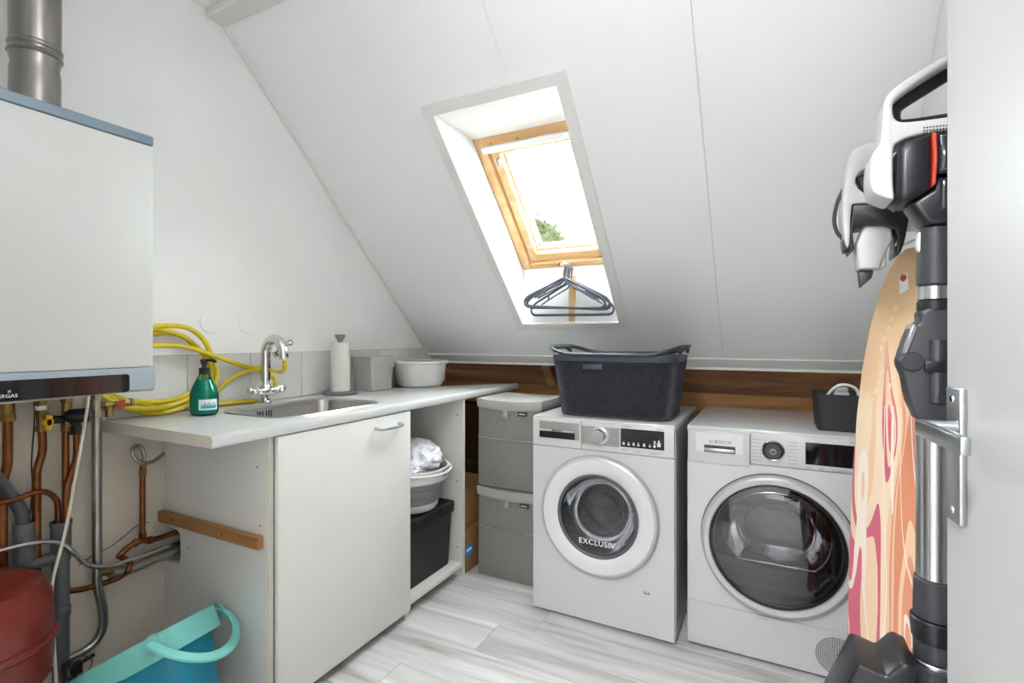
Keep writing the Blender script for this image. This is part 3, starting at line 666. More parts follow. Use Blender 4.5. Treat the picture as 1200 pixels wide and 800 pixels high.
# ================================================================== SINK CABINET, OPEN CABINET, WORKTOP
CFX = -1.378                         # carcass front
sc_ = thing('sink_cabinet', 'white sink base cabinet with one door and bow handle', 'cabinet', (-1.65, 1.37, 0))
wpart('side_panel', MB().prism([(-1.932, 0), (CFX, 0), (CFX, .879), (-1.932, .879), (-1.932, .520), (-1.852, .508), (-1.838, .497), (-1.836, .420), (-1.846, .395), (-1.932, .388)], 1.036, 1.054, XZ), 'door_white', sc_, smooth=False)
wpart('edge_strip', MB().rbox(CFX, CFX + .0015, 1.036, 1.054, 0, .879, .0005, 1), 'edge', sc_, smooth=False)
wpart('mid_panel', MB().box(-1.932, CFX, 1.688, 1.704, .0, .879), 'lam', sc_, smooth=False)
wpart('bottom_shelf', MB().box(-1.932, CFX, 1.0545, 1.6875, .052, .070), 'lam', sc_, smooth=False)
dr = wpart('door', MB().rbox(CFX + .002, CFX + .020, 1.0555, 1.698, .036, .877, .002, 2), 'door_white', sc_)
HX = CFX + .020
hp = [(HX - .001, 1.486, .836), (HX + .012, 1.486, .835), (HX + .024, 1.490, .833), (HX + .030, 1.505, .832), (HX + .031, 1.555, .831), (HX + .030, 1.605, .832), (HX + .024, 1.618, .833), (HX + .012, 1.622, .835), (HX - .001, 1.622, .836)]
mbh = MB().tube(hp, .0068, 10, 4, sq=.8)
I_ = MW[sc_.name].inverted(); mbh.v = [tuple(I_ @ Vector(v)) for v in mbh.v]
subpart('handle', mbh, 'alu', dr)
wpart('batten', MB().rbox(-1.932, -1.398, 1.012, 1.0355, .535, .572, .002, 1), 'batten', sc_, smooth=False)
for (xx, zz, r_) in ((-1.85, .555, .004), (-1.835, .555, .004), (-1.57, .552, .004)):
    wpart('batten_screw', MB().lathe([(0, .0005), (r_, .0005), (r_, 0)], 10, axisT((xx, 1.012, zz), (0, -1, 0))), 'black', sc_)
for (xx, zz) in ((-1.415, .60), (-1.79, .46), (-1.68, .27), (-1.43, .78)):
    wpart('shelf_hole', MB().lathe([(0, .0006), (.003, .0006), (.003, 0)], 10, axisT((xx, 1.036, zz), (0, -1, 0))), 'black', sc_)

oc = thing('open_cabinet', 'white open cabinet without door at the worktop end', 'cabinet', (-1.65, 1.90, 0))
wpart('side_panel', MB().box(-1.932, CFX + .012, 2.116, 2.134, 0, .879), 'lam', oc, smooth=False)
wpart('side_panel', MB().box(-1.932, CFX, 1.7045, 1.714, .0, .879), 'lam', oc, smooth=False)
wpart('bottom_shelf', MB().rbox(-1.932, CFX + .010, 1.7145, 2.1155, .050, .070, .001, 1), 'lam', oc, smooth=False)
wpart('back_panel', MB().box(-1.932, -1.926, 1.7145, 2.1155, .072, .879), 'lam', oc, smooth=False)
for xx in (-1.40, -1.82):
    for i in range(3):
        wpart('shelf_hole', MB().lathe([(0, .0006), (.0035, .0006), (.0035, 0)], 8, axisT((xx, 2.116, .14 + i * .33), (0, -1, 0))), 'black', oc)

wt = thing('worktop', 'white laminate worktop with rounded front edge along the wall', 'worktop', (-1.64, 1.77, .88))
SKX0, SKX1, SKY0, SKY1 = -1.800, -1.425, 1.125, 1.635
WX0, WX1, WY0, WY1 = -1.9255, -1.366, .845, 2.702
scut = rrect((SKX0 + SKX1) / 2, (SKY0 + SKY1) / 2, SKX1 - SKX0 - .05, SKY1 - SKY0 - .05, .07, 6)
wpart('slab', MB().ring(rect_as(scut, WX0, WX1, WY0, WY1), scut, .880, .915, XY), 'worktop', wt, smooth=False)
fe = [(WX1, .880), (-1.358, .880), (-1.353, .884), (-1.351, .892), (-1.351, .903), (-1.353, .910), (-1.358, .914), (WX1, .915)]
wpart('front_edge', MB().prism(fe, WY0, WY1, XZ), 'worktop', wt)
wpart('end_edge', MB().rbox(WX0, -1.356, WY0 - .001, WY0, .883, .914, .0004, 1), 'edge', wt, smooth=False)

# sink
sk_ = thing('sink', 'stainless steel sink with rounded basin set into the worktop', 'sink', ((SKX0 + SKX1) / 2, (SKY0 + SKY1) / 2, .915))
cx, cy = (SKX0 + SKX1) / 2, (SKY0 + SKY1) / 2; wX, wY = SKX1 - SKX0, SKY1 - SKY0
def rl(dw, z, r): return [(a, b, z) for a, b in rrect(cx, cy, wX - dw, wY - dw, r, 6)]
wpart('rim', MB().loft([rl(0, .9155, .095), rl(.004, .919, .094), rl(.012, .9195, .09), rl(.030, .918, .082), rl(.046, .916, .075), rl(.056, .912, .070)], False, False), 'steel', sk_)
wpart('basin', MB().loft([rl(.056, .912, .070), rl(.060, .90, .068), rl(.070, .82, .064), rl(.085, .785, .06), rl(.13, .772, .05), rl(.24, .768, .04)], False, True), 'steel', sk_)
for i in range(6):
    yy = 1.285 + i * .0105 + (.006 if i > 2 else 0)
    wpart('overflow_slot', MB().rbox(-.0004, .0006, -.0026, .0026, -.014, .014, .0002, 1, Matrix.Translation((SKX0 + .0312, yy, .884))), 'black', sk_)
wpart('drain', MB().lathe([(0, .002), (.02, .002), (.028, .003), (.03, .0)], 24, Matrix.Translation((cx, cy, .768))), 'chrome', sk_)

# mixer tap
FX, FY = -1.858, 1.385
fa = thing('faucet', 'chrome mixer tap with tall bent spout and two handles', 'faucet', (FX, FY, .915))
finish('base', MB().lathe([(.026, 0), (.026, .006), (.018, .012), (.015, .03), (.018, .04)], 28), 'chrome', fa)
bd = finish('body', MB().tube([(.0, -.036, .052), (0, -.018, .050), (0, 0, .052), (0, .018, .050), (0, .036, .052)], [.014, .019, .022, .019, .014], 20, 4).lathe([(.021, .06), (.019, .072), (.015, .078), (.015, .10)], 24), 'chrome', fa)
for sgn in (-1, 1):
    h_ = finish('handle', MB().lathe([(.011, 0), (.015, .008), (.019, .02), (.019, .032), (.015, .046), (.007, .053), (0, .054)], 8, axisT((0, sgn * .036, .054), (.25, sgn, .12))), 'chrome', fa)
sp_ = [(0, 0, .095), (0, 0, .15), (0, 0, .205), (.006, 0, .232), (.024, 0, .254), (.05, 0, .263), (.076, 0, .258), (.096, 0, .242), (.108, .0, .214), (.111, 0, .184)]
finish('spout', MB().tube(sp_, [.0205, .0205, .0205, .0205, .0205, .0205, .0205, .020, .018], 22, 5), 'chrome', fa)
dv_ = finish('diverter', MB().lathe([(.010, 0), (.010, .016), (.014, .019), (.013, .030), (.008, .033), (0, .033)], 18, axisT((.108, .006, .238), (.6, .35, .45))), 'chrome', fa)
finish('marker', MB().lathe([(0, .0345), (.005, .034), (.005, .032)], 12, axisT((.108, .006, .238), (.6, .35, .45))), 'blue', fa)
finish('side_outlet', MB().tube([(.088, 0, .228), (.070, .01, .214), (.056, .012, .206)], [.012, .011, .009], 14, 3).lathe([(.011, 0), (.013, .006), (.013, .014), (.009, .018), (0, .018)], 10, axisT((.056, .012, .206), (-1, .1, -.5))), 'chrome', fa)

# hoses
hx = -1.897
def hp_(u, v, x=hx): return onX(150 + u / 4, 360 + v / 4, x)
cc = hp_(150, 288); coil = []
def cp_(ang, ry, rz, x): return Vector((max(x, -1.922), cc.y + ry * math.cos(ang), max(.926, cc.z + rz * math.sin(ang))))
turns = []
for i in range(0, 47):
    a = -PI * .5 - i * (2 * PI / 14)           # turning upward past the boiler side
    k = i / 46
    turns.append(cp_(a, .150 + .045 * k + .012 * math.sin(i * 1.3), .128 + .018 * math.sin(i * .7 + 1) + .02 * k, -1.922 + .055 * k + .007 * math.sin(i * 2.1)))
main = [wp(153, 471.5), wp(160, 471.5), hp_(45, 446, -1.875), hp_(90, 462, -1.88), hp_(140, 474, -1.885)] + turns[2:] \
     + [hp_(-15, 205, -1.862), hp_(95, 180, -1.862), hp_(240, 180, -1.865), hp_(340, 205, -1.868), hp_(450, 243, -1.875), hp_(550, 277, -1.90), hp_(620, 287, -1.90), hp_(660, 291, -1.87), hp_(700, 299, -1.80), hp_(722, 300, -1.76), hp_(733, 290, -1.75), hp_(735, 272, -1.746), hp_(735, 250, -1.746)]
tag(finish('garden_hose', MB().tube(main, .0092, 10, 5), 'yellow'), 'coiled yellow garden hose running from brass tap to the faucet spout', 'hose')
sec = [hp_(690, 372, -1.845), hp_(688, 345, -1.85), hp_(668, 318, -1.872), hp_(630, 300, -1.895), hp_(585, 292, -1.90), hp_(530, 310, -1.90), hp_(470, 345, -1.90), hp_(428, 382, -1.90), hp_(395, 415, -1.90), hp_(360, 440, -1.895), hp_(320, 455, -1.89), hp_(300, 468, -1.885), hp_(340, 462, -1.895), hp_(420, 452, -1.90), hp_(520, 442, -1.905), hp_(600, 438, -1.908)]
tag(finish('fill_hose', MB().tube(sec, .0085, 10, 5), 'yellow'), 'short yellow hose crossing behind the faucet to its side handle', 'hose')

# soap bottle
so = thing('soap_bottle', 'green transparent soap bottle with black pump on the worktop', 'bottle', (-1.765, 1.075, .915))
def ov(r, z, n=28): return [(r * 1.0 * math.cos(2 * PI * i / n), r * .82 * math.sin(2 * PI * i / n), z) for i in range(n)]
SR = Matrix.Rotation(math.radians(-62), 4, 'Z')
bpf = [(.030, 0), (.040, .004), (.044, .014), (.0445, .040), (.0448, .060), (.043, .078), (.036, .100), (.026, .122), (.018, .138), (.014, .146), (.013, .152)]
bb = finish('bottle_body', MB().loft([ov(r * 1.14, z) for r, z in bpf], True, False), 'soapglass', so)
subpart('liquid', MB().loft([ov(r * 1.09, z + .002) for r, z in bpf[:8]], True, True), 'soap', bb)
finish('collar', MB().lathe([(.0135, .142), (.0165, .144), (.0165, .164), (.008, .166), (.006, .18), (.006, .19)], 20), 'black', so)
pd = Vector((.9, .45, 0)).normalized()
finish('pump', MB().lathe([(.010, .176), (.011, .186), (.010, .194), (0, .195)], 16).tube([Vector((0, 0, .190)) - pd * .012, Vector((0, 0, .191)) + pd * .02, Vector((0, 0, .187)) + pd * .038, Vector((0, 0, .182)) + pd * .04], .0052, 10, 3), 'black', so)
def lab(a0, a1, z0, z1, k):
    lp = []
    for z in (z0, z1): lp.append([(k * .0515 * math.cos(a0 + (a1 - a0) * i / 10), k * .0515 * .82 * math.sin(a0 + (a1 - a0) * i / 10), z) for i in range(11)])
    return MB().loft(lp, False, False, closed=False)
lb_ = finish('label', lab(-1.0, .35, .022, .058, 1.015), 'label', so)
subpart('label_band', lab(-.85, .22, .027, .036, 1.03), 'labelteal', lb_)
wav = MB()
for i in range(7):
    a = -.78 + i * .15; h = .006 + .005 * (i % 2)
    wav.loft([[(.0531 * math.cos(a + d), .0531 * .82 * math.sin(a + d), z) for d in (0, .09)] for z in (.036, .036 + h)], False, False, closed=False)
subpart('label_lettering', wav, 'labelteal', lb_)['kind'] = 'stuff'

# kitchen roll
kh = thing('roll_holder', 'slate kitchen roll holder with sage cone knob', 'roll holder', (-1.838, 1.770, .915))
finish('base', MB().lathe([(0, 0), (.076, 0), (.079, .003), (.079, .014), (.076, .017), (0, .017)], 40), 'stone_p', kh)
finish('pole', MB().cyl((0, 0, .017), (0, 0, .255), .008, 12), 'sage', kh)
finish('knob', MB().lathe([(.009, .250), (.012, .256), (.024, .279), (.025, .284), (.022, .286), (0, .286)], 24), 'sage', kh)
kr = thing('paper_roll', 'white kitchen paper roll on the slate holder', 'paper roll', (-1.838, 1.770, .9325))
finish('roll', MB().ring(circ(0, 0, .044, 40), circ(0, 0, .019, 40), 0, .230), 'paper', kr)
finish('loose_edge', MB().tube([(.0438, -.008, .002), (.0443, -.006, .115), (.0438, -.008, .228)], .0012, 5), 'paper', kr)

# grey tub and white bowl
tu = thing('storage_tub', 'light grey square plastic tub with rim between roll and white bowl', 'tub', (-1.845, 2.005, .915))
def tl(w, h, z, r): return [(a, b, z) for a, b in rrect(0, 0, w, h, r, 4)]
finish('tub_body', MB().loft([tl(.118, .138, 0, .012), tl(.126, .146, .004, .015), tl(.140, .166, .125, .018), tl(.136, .162, .125, .018), tl(.120, .140, .006, .014)], True, True), 'grey_p', tu)
finish('rim', MB().loft([tl(.141, .167, .118, .018), tl(.152, .176, .119, .02), tl(.157, .181, .170, .02), tl(.159, .184, .175, .02), tl(.154, .178, .177, .018), tl(.146, .170, .172, .018), tl(.139, .165, .124, .016)], False, False), 'grey_p', tu)
bw = thing('wash_bowl', 'round white plastic wash bowl with rolled rim at the worktop end', 'bowl', (-1.772, 2.300, .915))
finish('bowl_body', MB().lathe([(0, 0), (.105, 0), (.120, .006), (.132, .03), (.142, .09), (.146, .132), (.143, .132), (.128, .035), (.115, .010), (0, .006)], 48), 'white_p', bw)
finish('rim', MB().lathe([(.143, .128), (.156, .127), (.160, .131), (.160, .139), (.155, .144), (.147, .144), (.142, .138)], 48), 'white_p', bw)
# ================================================================== CONTENTS OF THE OPEN CABINET
bi = thing('storage_bin', 'black plastic storage bin with clip lid in the open cabinet', 'bin', (-1.575, 1.915, .0705))
def bl(w, h, z, r): return [(a, b, z) for a, b in rrect(0, 0, w, h, r, 4)]
finish('bin_body', MB().loft([bl(.30, .335, 0, .02), bl(.305, .34, .005, .022), bl(.33, .366, .255, .025)], True, True), 'blackmat', bi)
bld = finish('lid', MB().loft([bl(.335, .371, .258, .025), bl(.350, .386, .260, .03), bl(.352, .388, .298, .03), bl(.345, .39, .304, .028), bl(.30, .35, .304, .02), bl(.29, .34, .300, .02)], True, True), 'black', bi)
for yy in (-.10, .10):
    subpart('clip', MB().rbox(.172, .182, yy - .03, yy + .03, .262, .306, .003, 1), 'black', bld)
cb = thing('folding_bucket', 'collapsible grey and white bucket on the black bin', 'bucket', (-1.540, 1.928, .376))
finish('bucket_base', MB().lathe([(0, .002), (.10, 0), (.118, .004), (.128, .018), (.132, .04), (.128, .041), (.11, .012), (0, .008)], 44), 'white_p', cb)
finish('bucket_wall', MB().lathe([(.130, .040), (.138, .046), (.142, .075), (.148, .082), (.150, .110), (.157, .117), (.160, .150), (.164, .158), (.160, .158), (.152, .12), (.142, .08), (.128, .042)], 44), 'grey_d', cb)
finish('rim', MB().lathe([(.158, .140), (.168, .141), (.176, .148), (.181, .195), (.184, .199), (.182, .204), (.174, .203), (.168, .165)], 44), 'white_p', cb)
hb = []
for i in range(21):
    a = -1.15 + 1.9 * i / 20; hb.append((.190 * math.cos(a + .1), .190 * math.sin(a + .1), .196 - .012 * math.cos(a * 1.0)))
finish('handle', MB().tube(hb, .0065, 8), 'white_p', cb)
finish('grip', MB().loft([[(.1845 * math.cos(a), .1845 * math.sin(a), z) for a in [(.0 + .5 * i / 8) for i in range(9)]] for z in (.168, .192)], False, False, closed=False), 'grey_d', cb)
def cloth_blob(name, label, loc, rx, ry, rz, seed, m, cat):
    bm = bmesh.new(); bmesh.ops.create_icosphere(bm, subdivisions=5, radius=1)
    for v in bm.verts:
        d = v.co.normalized(); o = Vector((seed * 3.1, seed * 1.7, seed))
        rid = 1 - abs(noise.noise(d * 2.5 + o)) * 1.3
        r = .78 + .28 * rid + .09 * (1 - abs(noise.noise(d * 5 + o * 2)) * 2)
        v.co = Vector((d.x * rx * r, d.y * ry * r, d.z * rz * r))
    bm.verts.index_update(); mb = MB().add([v.co.copy() for v in bm.verts], [[v.index for v in f.verts] for f in bm.faces]); bm.free()
    o = finish(name, mb, m, ang=80); o.location = loc; return tag(o, label, cat)
cloth_blob('white_laundry', 'crumpled white laundry heaped in the folding bucket', (-1.535, 1.945, .605), .125, .125, .090, 3, 'cloth', 'laundry')
cloth_blob('folded_shirt', 'small white garment tucked at the front of the bucket', (-1.475, 1.855, .575), .050, .060, .032, 8, 'cloth', 'laundry')
cloth_blob('laundry_net', 'grey net washing bag standing behind the white laundry', (-1.60, 1.865, .625), .035, .075, .085, 5, 'mesh_bag', 'washing bag')
tag(finish('card_box', MB().rbox(-.008, .008, -.045, .045, 0, .11, .002, 1, TR(-1.50, 1.785, .548) @ Matrix.Rotation(-.25, 4, 'X') @ Matrix.Rotation(.3, 4, 'Z')), 'cream'), 'cream cardboard packet leaning in the bucket by the door', 'packet')

# ================================================================== LAUNDRY BOXES, CARDBOARD BOXES
def laundry_box(name, label, z0, h, lx, dep, seed):
    t = thing(name, label, 'laundry box', (-1.145, 2.34, z0), 0, 'stacked linen laundry boxes')
    W_ = .345; x0, x1 = -W_ / 2, W_ / 2; y0, y1 = -.155, .155
    n = 10
    def lp(z, ins=0., bul=0.):
        o = []
        for i in range(n): u = i / n; o.append((x0 + ins + (x1 - x0 - 2 * ins) * u, y0 + ins - bul * math.sin(PI * u), z))
        for i in range(n): u = i / n; o.append((x1 - ins + bul * .5 * math.sin(PI * u), y0 + ins + (y1 - y0 - 2 * ins) * u, z))
        for i in range(n): u = i / n; o.append((x1 - ins - (x1 - x0 - 2 * ins) * u, y1 - ins, z))
        for i in range(n): u = i / n; o.append((x0 + ins - bul * .5 * math.sin(PI * u), y1 - ins - (y1 - y0 - 2 * ins) * u, z))
        return o
    hb_ = h - .045
    finish('box_body', MB().loft([lp(0, .003), lp(.006), lp(hb_ * .35, 0, .004), lp(hb_ * .7, .001, .005), lp(hb_, .002, .001)], True, True), 'gfab', t, ang=50)
    ld = []
    for z, ins, sag in ((hb_ + .002, -.004, 0), (h - .004, -.006, .0), (h, -.003, 0)):
        l_ = lp(z, ins, .002)
        ld.append([(a, b, c - (.010 if z > hb_ + .01 else .012) * max(0, math.sin(PI * min(1, max(0, (a - x0) / W_)))) ** .8 * (1 if b < 0 else .4)) for a, b, c in l_])
    finish('lid', MB().loft(ld, True, True), 'lidtop', t, ang=50)
    ft = hb_ * .62
    finish('flap_seam', MB().tube([(x0 + .002, y0 - .003, ft), (-.06, y0 - .0075, ft - .003), (.06, y0 - .0075, ft - .003), (x1 - .002, y0 - .003, ft)], .0022, 6, 4), 'gfabl', t)
    finish('pull_tab', MB().tube([(lx - .012, y0 - .007, hb_ - .012), (lx - .012, y0 - .013, hb_ - .035), (lx - .012, y0 - .008, hb_ - .045)], .004, 6, 4).rbox(lx - .024, lx, y0 - .012, y0 - .006, hb_ - .046, hb_ - .010, .002, 1), 'lidtop', t)
    tg = finish('name_tag', MB().rbox(lx + .058, lx + .105, y0 - .0085, y0 - .004, hb_ - .030, hb_ - .012, .001, 1), 'black', t)
    subpart('tag_print', MB().add([(lx + .064 + i * .005 + d, y0 - .0088, hb_ - .021 + e) for i in range(7) for d, e in ((0, -.003), (.0035, -.003), (.0035, .002 + .002 * (i % 2)), (0, .002 + .002 * (i % 2)))], [tuple(range(4 * i, 4 * i + 4)) for i in range(7)]), 'printwhite', tg, smooth=False)
    return t
laundry_box('laundry_box', 'grey linen laundry box standing on the floor, lower of the stack', 0, .444, .005, .3, 1)
laundry_box('laundry_box', 'grey linen laundry box with pale lid, upper of the stack', .446, .438, -.005, .3, 2)
c1 = thing('cardboard_box', 'brown cardboard box with round blue sticker on the floor behind cabinet end', 'box', (-1.53, 2.345, 0))
finish('carton', MB().rbox(-.16, .16, -.19, .19, 0, .217, .003, 1), 'card', c1, smooth=False)
finish('tape', MB().box(-.03, .03, -.192, .192, .2172, .2178), 'cream', c1, smooth=False)
st_ = finish('sticker', MB().lathe([(0, .0012), (.036, .001), (.036, 0)], 32, axisT((.1602, -.168, .112), (1, 0, 0))), 'skyblue', c1)
subpart('sticker_print', MB().tube([(.1618, -.192, .106), (.1618, -.184, .120), (.1618, -.175, .106), (.1618, -.166, .122), (.1618, -.157, .108), (.1618, -.146, .119)], .003, 6, 4), 'printwhite', st_)
c2 = thing('cardboard_box', 'plain brown cardboard box stacked on another box behind cabinet end', 'box', (-1.53, 2.335, .2185))
finish('carton', MB().rbox(-.14, .14, -.15, .15, 0, .19, .003, 1), 'card', c2, smooth=False)

# ================================================================== WASHING MACHINE
def marks(rows, y, par, m='print', name='printed_marks'):
    mb = MB()
    for (x, z, n, wd, h) in rows:
        for i in range(n):
            mb.add([(x + i * wd * 1.5, y, z), (x + i * wd * 1.5 + wd, y, z), (x + i * wd * 1.5 + wd, y, z + h), (x + i * wd * 1.5, y, z + h)], [(0, 1, 2, 3)])
    o = wpart(name, mb, m, par, smooth=False); o['kind'] = 'stuff'; return o
def appliance_body(t, x0, x1, yf, yb, z0, zt, hc, hr):
    inner = circ(hc[0], hc[1], hr, 64)
    wpart('front_panel', MB().ring(rect_as(inner, x0 + .002, x1 - .002, z0, zt - .128), inner, yf, yf + .02, XZ), 'appl', t, smooth=False)
    wpart('housing', MB().box(x0, x0 + .012, yf + .021, yb, z0, zt - .03).box(x1 - .012, x1, yf + .021, yb, z0, zt - .03).box(x0 + .012, x1 - .012, yb - .01, yb, z0, zt - .03).box(x0 + .012, x1 - .012, yf + .021, yb - .01, z0, z0 + .01), 'applgrey', t, smooth=False)
    wpart('top_plate', MB().rbox(x0 - .0005, x1 + .0005, yf + .004, yb + .005, zt - .029, zt, .006, 2), 'appl', t)
def front_lathe(c, y): return axisT((c[0], y, c[1]), (0, -1, 0))

wm = thing('washing_machine', 'white front-loading washing machine under the laundry basket', 'washing machine', (-.63, 2.31, 0))
x0, x1, yf, yb, zt = -.930, -.332, 2.000, 2.62, .848
WC = (-.633, .461)
appliance_body(wm, x0, x1, yf, yb, .018, zt, WC, .158)
for xx in (x0 + .04, x1 - .04):
    for yy in (yf + .05, yb - .05):
        wpart('foot', MB().lathe([(.022, 0), (.022, .012), (.01, .0175)], 16, TR(xx, yy, 0)), 'black', wm)
wpart('panel_strip', MB().rbox(-.7065, x1 - .002, yf - .003, yf + .018, zt - .126, zt - .010, .003, 2), 'appl', wm)
dw = wpart('detergent_drawer', MB().rbox(x0 + .002, -.7085, yf - .003, yf + .018, zt - .126, zt - .010, .003, 2), 'appl', wm)
wpart('drawer_face', MB().box(-.896, -.715, yf - .005, yf - .0032, .756, .828), 'panelgrey', wm, smooth=False)
wpart('drawer_slot', MB().rbox(-.896, -.735, yf - .0055, yf - .0052, .758, .786, .0001, 1), 'gloss', wm, smooth=False)
wpart('drawer_grip', MB().rbox(-.896, -.735, yf - .010, yf - .0055, .786, .797, .002, 2), 'chrome', wm)
text('brand_name', 'BOSCH', .013, TR(-.812, yf - .0108, .7915) @ FRONT, 'printdark', wm, space=1.1)
wpart('programme_field', MB().box(-.7045, -.546, yf - .005, yf - .0032, .746, .822), 'panelgrey', wm, smooth=False)
kn = wpart('programme_knob', MB().lathe([(.034, 0), (.034, .006), (.030, .008), (.029, .030), (.026, .034), (0, .034)], 40, front_lathe((-.628, .786), yf - .005)), 'chrome', wm)
wpart('knob_base', MB().lathe([(.037, 0), (.037, .004), (.034, .005)], 40, front_lathe((-.628, .786), yf - .005)), 'ringsilver', wm)
wpart('display', MB().rbox(-.541, -.371, yf - .0048, yf - .003, .750, .823, .001, 1), 'gloss', wm, smooth=False)
ic = MB()
for i, xx in enumerate((-.533, -.513, -.493, -.474, -.452, -.43, -.412)):
    ic.box(xx, xx + .009, yf - .0052, yf - .005, .758, .758 + (.006 if i % 2 else .008)); ic.box(xx + .002, xx + .007, yf - .0052, yf - .005, .767, .771)
ic.box(-.398, -.384, yf - .0052, yf - .005, .762, .778); ic.box(-.394, -.388, yf - .0052, yf - .005, .779, .787); ic.box(-.41, -.404, yf - .0052, yf - .005, .772, .784)
wpart('display_icons', ic, 'icon', wm, smooth=False)['kind'] = 'stuff'
marks([(-.699, .812 - i * .0105, 4, .0045, .0025) for i in range(6)] + [(-.583, .812 - i * .0105, 5, .004, .0025) for i in range(6)] , yf - .0053, wm)
marks([(-.533, .830, 8, .003, .003), (-.404, .829, 5, .004, .003), (-.535, .735, 2, .004, .004), (-.488, .734, 6, .003, .003), (-.428, .733, 10, .003, .003)], yf - .0033, wm)
dr_ = wpart('door_ring', MB().lathe([(.157, .010), (.165, .020), (.171, .026), (.205, .034), (.230, .034)], 72, front_lathe(WC, yf)), 'ringwhite', wm)
wpart('door_bezel', MB().lathe([(.230, .0345), (.240, .031), (.245, .022), (.245, .004), (.236, .002), (.225, .002)], 72, front_lathe(WC, yf)), 'ringsilver', wm)
wpart('glass_trim', MB().lathe([(.170, .0275), (.164, .0285), (.158, .024), (.155, .010)], 64, front_lathe(WC, yf)), 'gasket', wm)
wpart('door_glass', MB().lathe([(0, .032), (.06, .031), (.11, .028), (.158, .0235)], 64, front_lathe(WC, yf)), 'wglass', wm)
wpart('glass_bowl', MB().lathe([(.152, .008), (.146, -.05), (.125, -.10), (.09, -.13), (.045, -.145), (0, -.15)], 56, front_lathe(WC, yf)), 'bowlglass', wm)
wpart('gasket', MB().lathe([(.158, 0), (.165, -.03), (.172, -.05), (.165, -.07), (.20, -.075)], 56, front_lathe(WC, yf)), 'gasket', wm)
dm = MB().lathe([(.20, -.075), (.225, -.08), (.225, -.40), (.20, -.42), (0, -.43)], 48, front_lathe(WC, yf))
wpart('drum', dm, 'drum', wm)
wpart('drum_paddle', MB().tube([(WC[0] - .17, yf + .10, WC[1] + .13), (WC[0] - .17, yf + .38, WC[1] + .13)], .04, 8).tube([(WC[0] + .19, yf + .10, WC[1] + .08), (WC[0] + .19, yf + .38, WC[1] + .08)], .04, 8).tube([(WC[0], yf + .10, WC[1] - .21), (WC[0], yf + .38, WC[1] - .21)], .04, 8), 'char', wm)
text('door_lettering', 'EXCLUSIV', .0315, TR(-.632, yf - .0305, .355) @ FRONT, 'printwhite', wm, space=1.12, ext=.0003)
wpart('service_hatch', MB().ring(circ(-.470, .125, .068, 56), circ(-.470, .125, .0668, 56), yf - .0004, yf + .0002, XZ), 'applgrey', wm, smooth=False)
wpart('hatch_latch', MB().rbox(-.450, -.428, yf - .001, yf, .180, .190, .0006, 1), 'printdark', wm, smooth=False)
wpart('hatch_latch_tab', MB().box(-.447, -.431, yf - .0014, yf - .001, .1835, .189), 'grey_p', wm, smooth=False)
tag(finish('drain_hose', MB().tube([(-.3135, 2.60, .78), (-.3135, 2.45, .60), (-.3135, 2.30, .48), (-.3135, 2.25, .36), (-.3135, 2.32, .25), (-.3135, 2.55, .20)], .010, 10, 6), 'gasket'), 'grey drain hose hanging in the gap between the two machines', 'hose')

# ================================================================== DRYER
ty_ = thing('tumble_dryer', 'white tumble dryer with large dark round door and vent grille', 'dryer', (.005, 2.36, 0))
x0, x1, yf, yb, zt = -.295, .303, 2.050, 2.67, .848
DC = (.008, .441)
wpart('base_panel', MB().rbox(x0 + .001, x1 - .001, yf - .002, yf + .02, .012, .176, .003, 1), 'appl', ty_)
appliance_body(ty_, x0, x1, yf, yb, .178, zt, DC, .205)
wpart('base_housing', MB().box(x0, x0 + .012, yf + .021, yb, .012, .177).box(x1 - .012, x1, yf + .021, yb, .012, .177), 'applgrey', ty_, smooth=False)
for xx in (x0 + .04, x1 - .04):
    for yy in (yf + .05, yb - .05):
        wpart('foot', MB().lathe([(.022, 0), (.022, .0115), (.01, .0118)], 16, TR(xx, yy, 0)), 'black', ty_)
wpart('panel_strip', MB().rbox(-.0725, x1 - .002, yf - .003, yf + .018, zt - .126, zt - .010, .003, 2), 'appl', ty_)
wpart('water_drawer', MB().rbox(x0 + .004, -.0745, yf - .006, yf + .018, zt - .138, zt - .016, .003, 2), 'appl', ty_)
wpart('drawer_recess', MB().rbox(-.262, -.097, yf - .0065, yf - .006, .752, .824, .0002, 1), 'ringwhite', ty_, smooth=False)
wpart('drawer_slot', MB().rbox(-.232, -.123, yf - .0068, yf - .0066, .752, .779, .0001, 1), 'printdark', ty_, smooth=False)
wpart('drawer_grip', MB().rbox(-.230, -.125, yf - .012, yf - .0069, .756, .768, .002, 2), 'alu', ty_)
text('brand_name', 'BOSCH', .0165, TR(-.166, yf - .0069, .7925) @ FRONT, 'printdark', ty_, space=1.12)
bmk = MB().ring(circ(-.2075, .7925, .0068, 28), circ(-.2075, .7925, .0056, 28), yf - .0072, yf - .0068, XZ).box(-.2105, -.2098, yf - .0072, yf - .0068, .7885, .7965).box(-.2052, -.2045, yf - .0072, yf - .0068, .7885, .7965).box(-.2098, -.2052, yf - .0072, yf - .0068, .7919, .7931)
wpart('brand_emblem', bmk, 'print', ty_, smooth=False)
KC = (.001, .779)
wpart('programme_knob', MB().lathe([(.0275, .003), (.0275, .022), (.025, .025), (0, .025)], 40, front_lathe(KC, yf - .003)), 'char', ty_)
wpart('knob_ring', MB().lathe([(.0375, 0), (.0375, .010), (.034, .014), (.0285, .012), (.0285, .004)], 40, front_lathe(KC, yf - .003)), 'chrome', ty_)
wpart('knob_mark', MB().ring(circ(KC[0], KC[1], .010, 24), circ(KC[0], KC[1], .0085, 24), yf - .0284, yf - .0280, XZ).box(KC[0] - .001, KC[0] + .001, yf - .0284, yf - .028, KC[1], KC[1] + .006), 'icon', ty_, smooth=False)
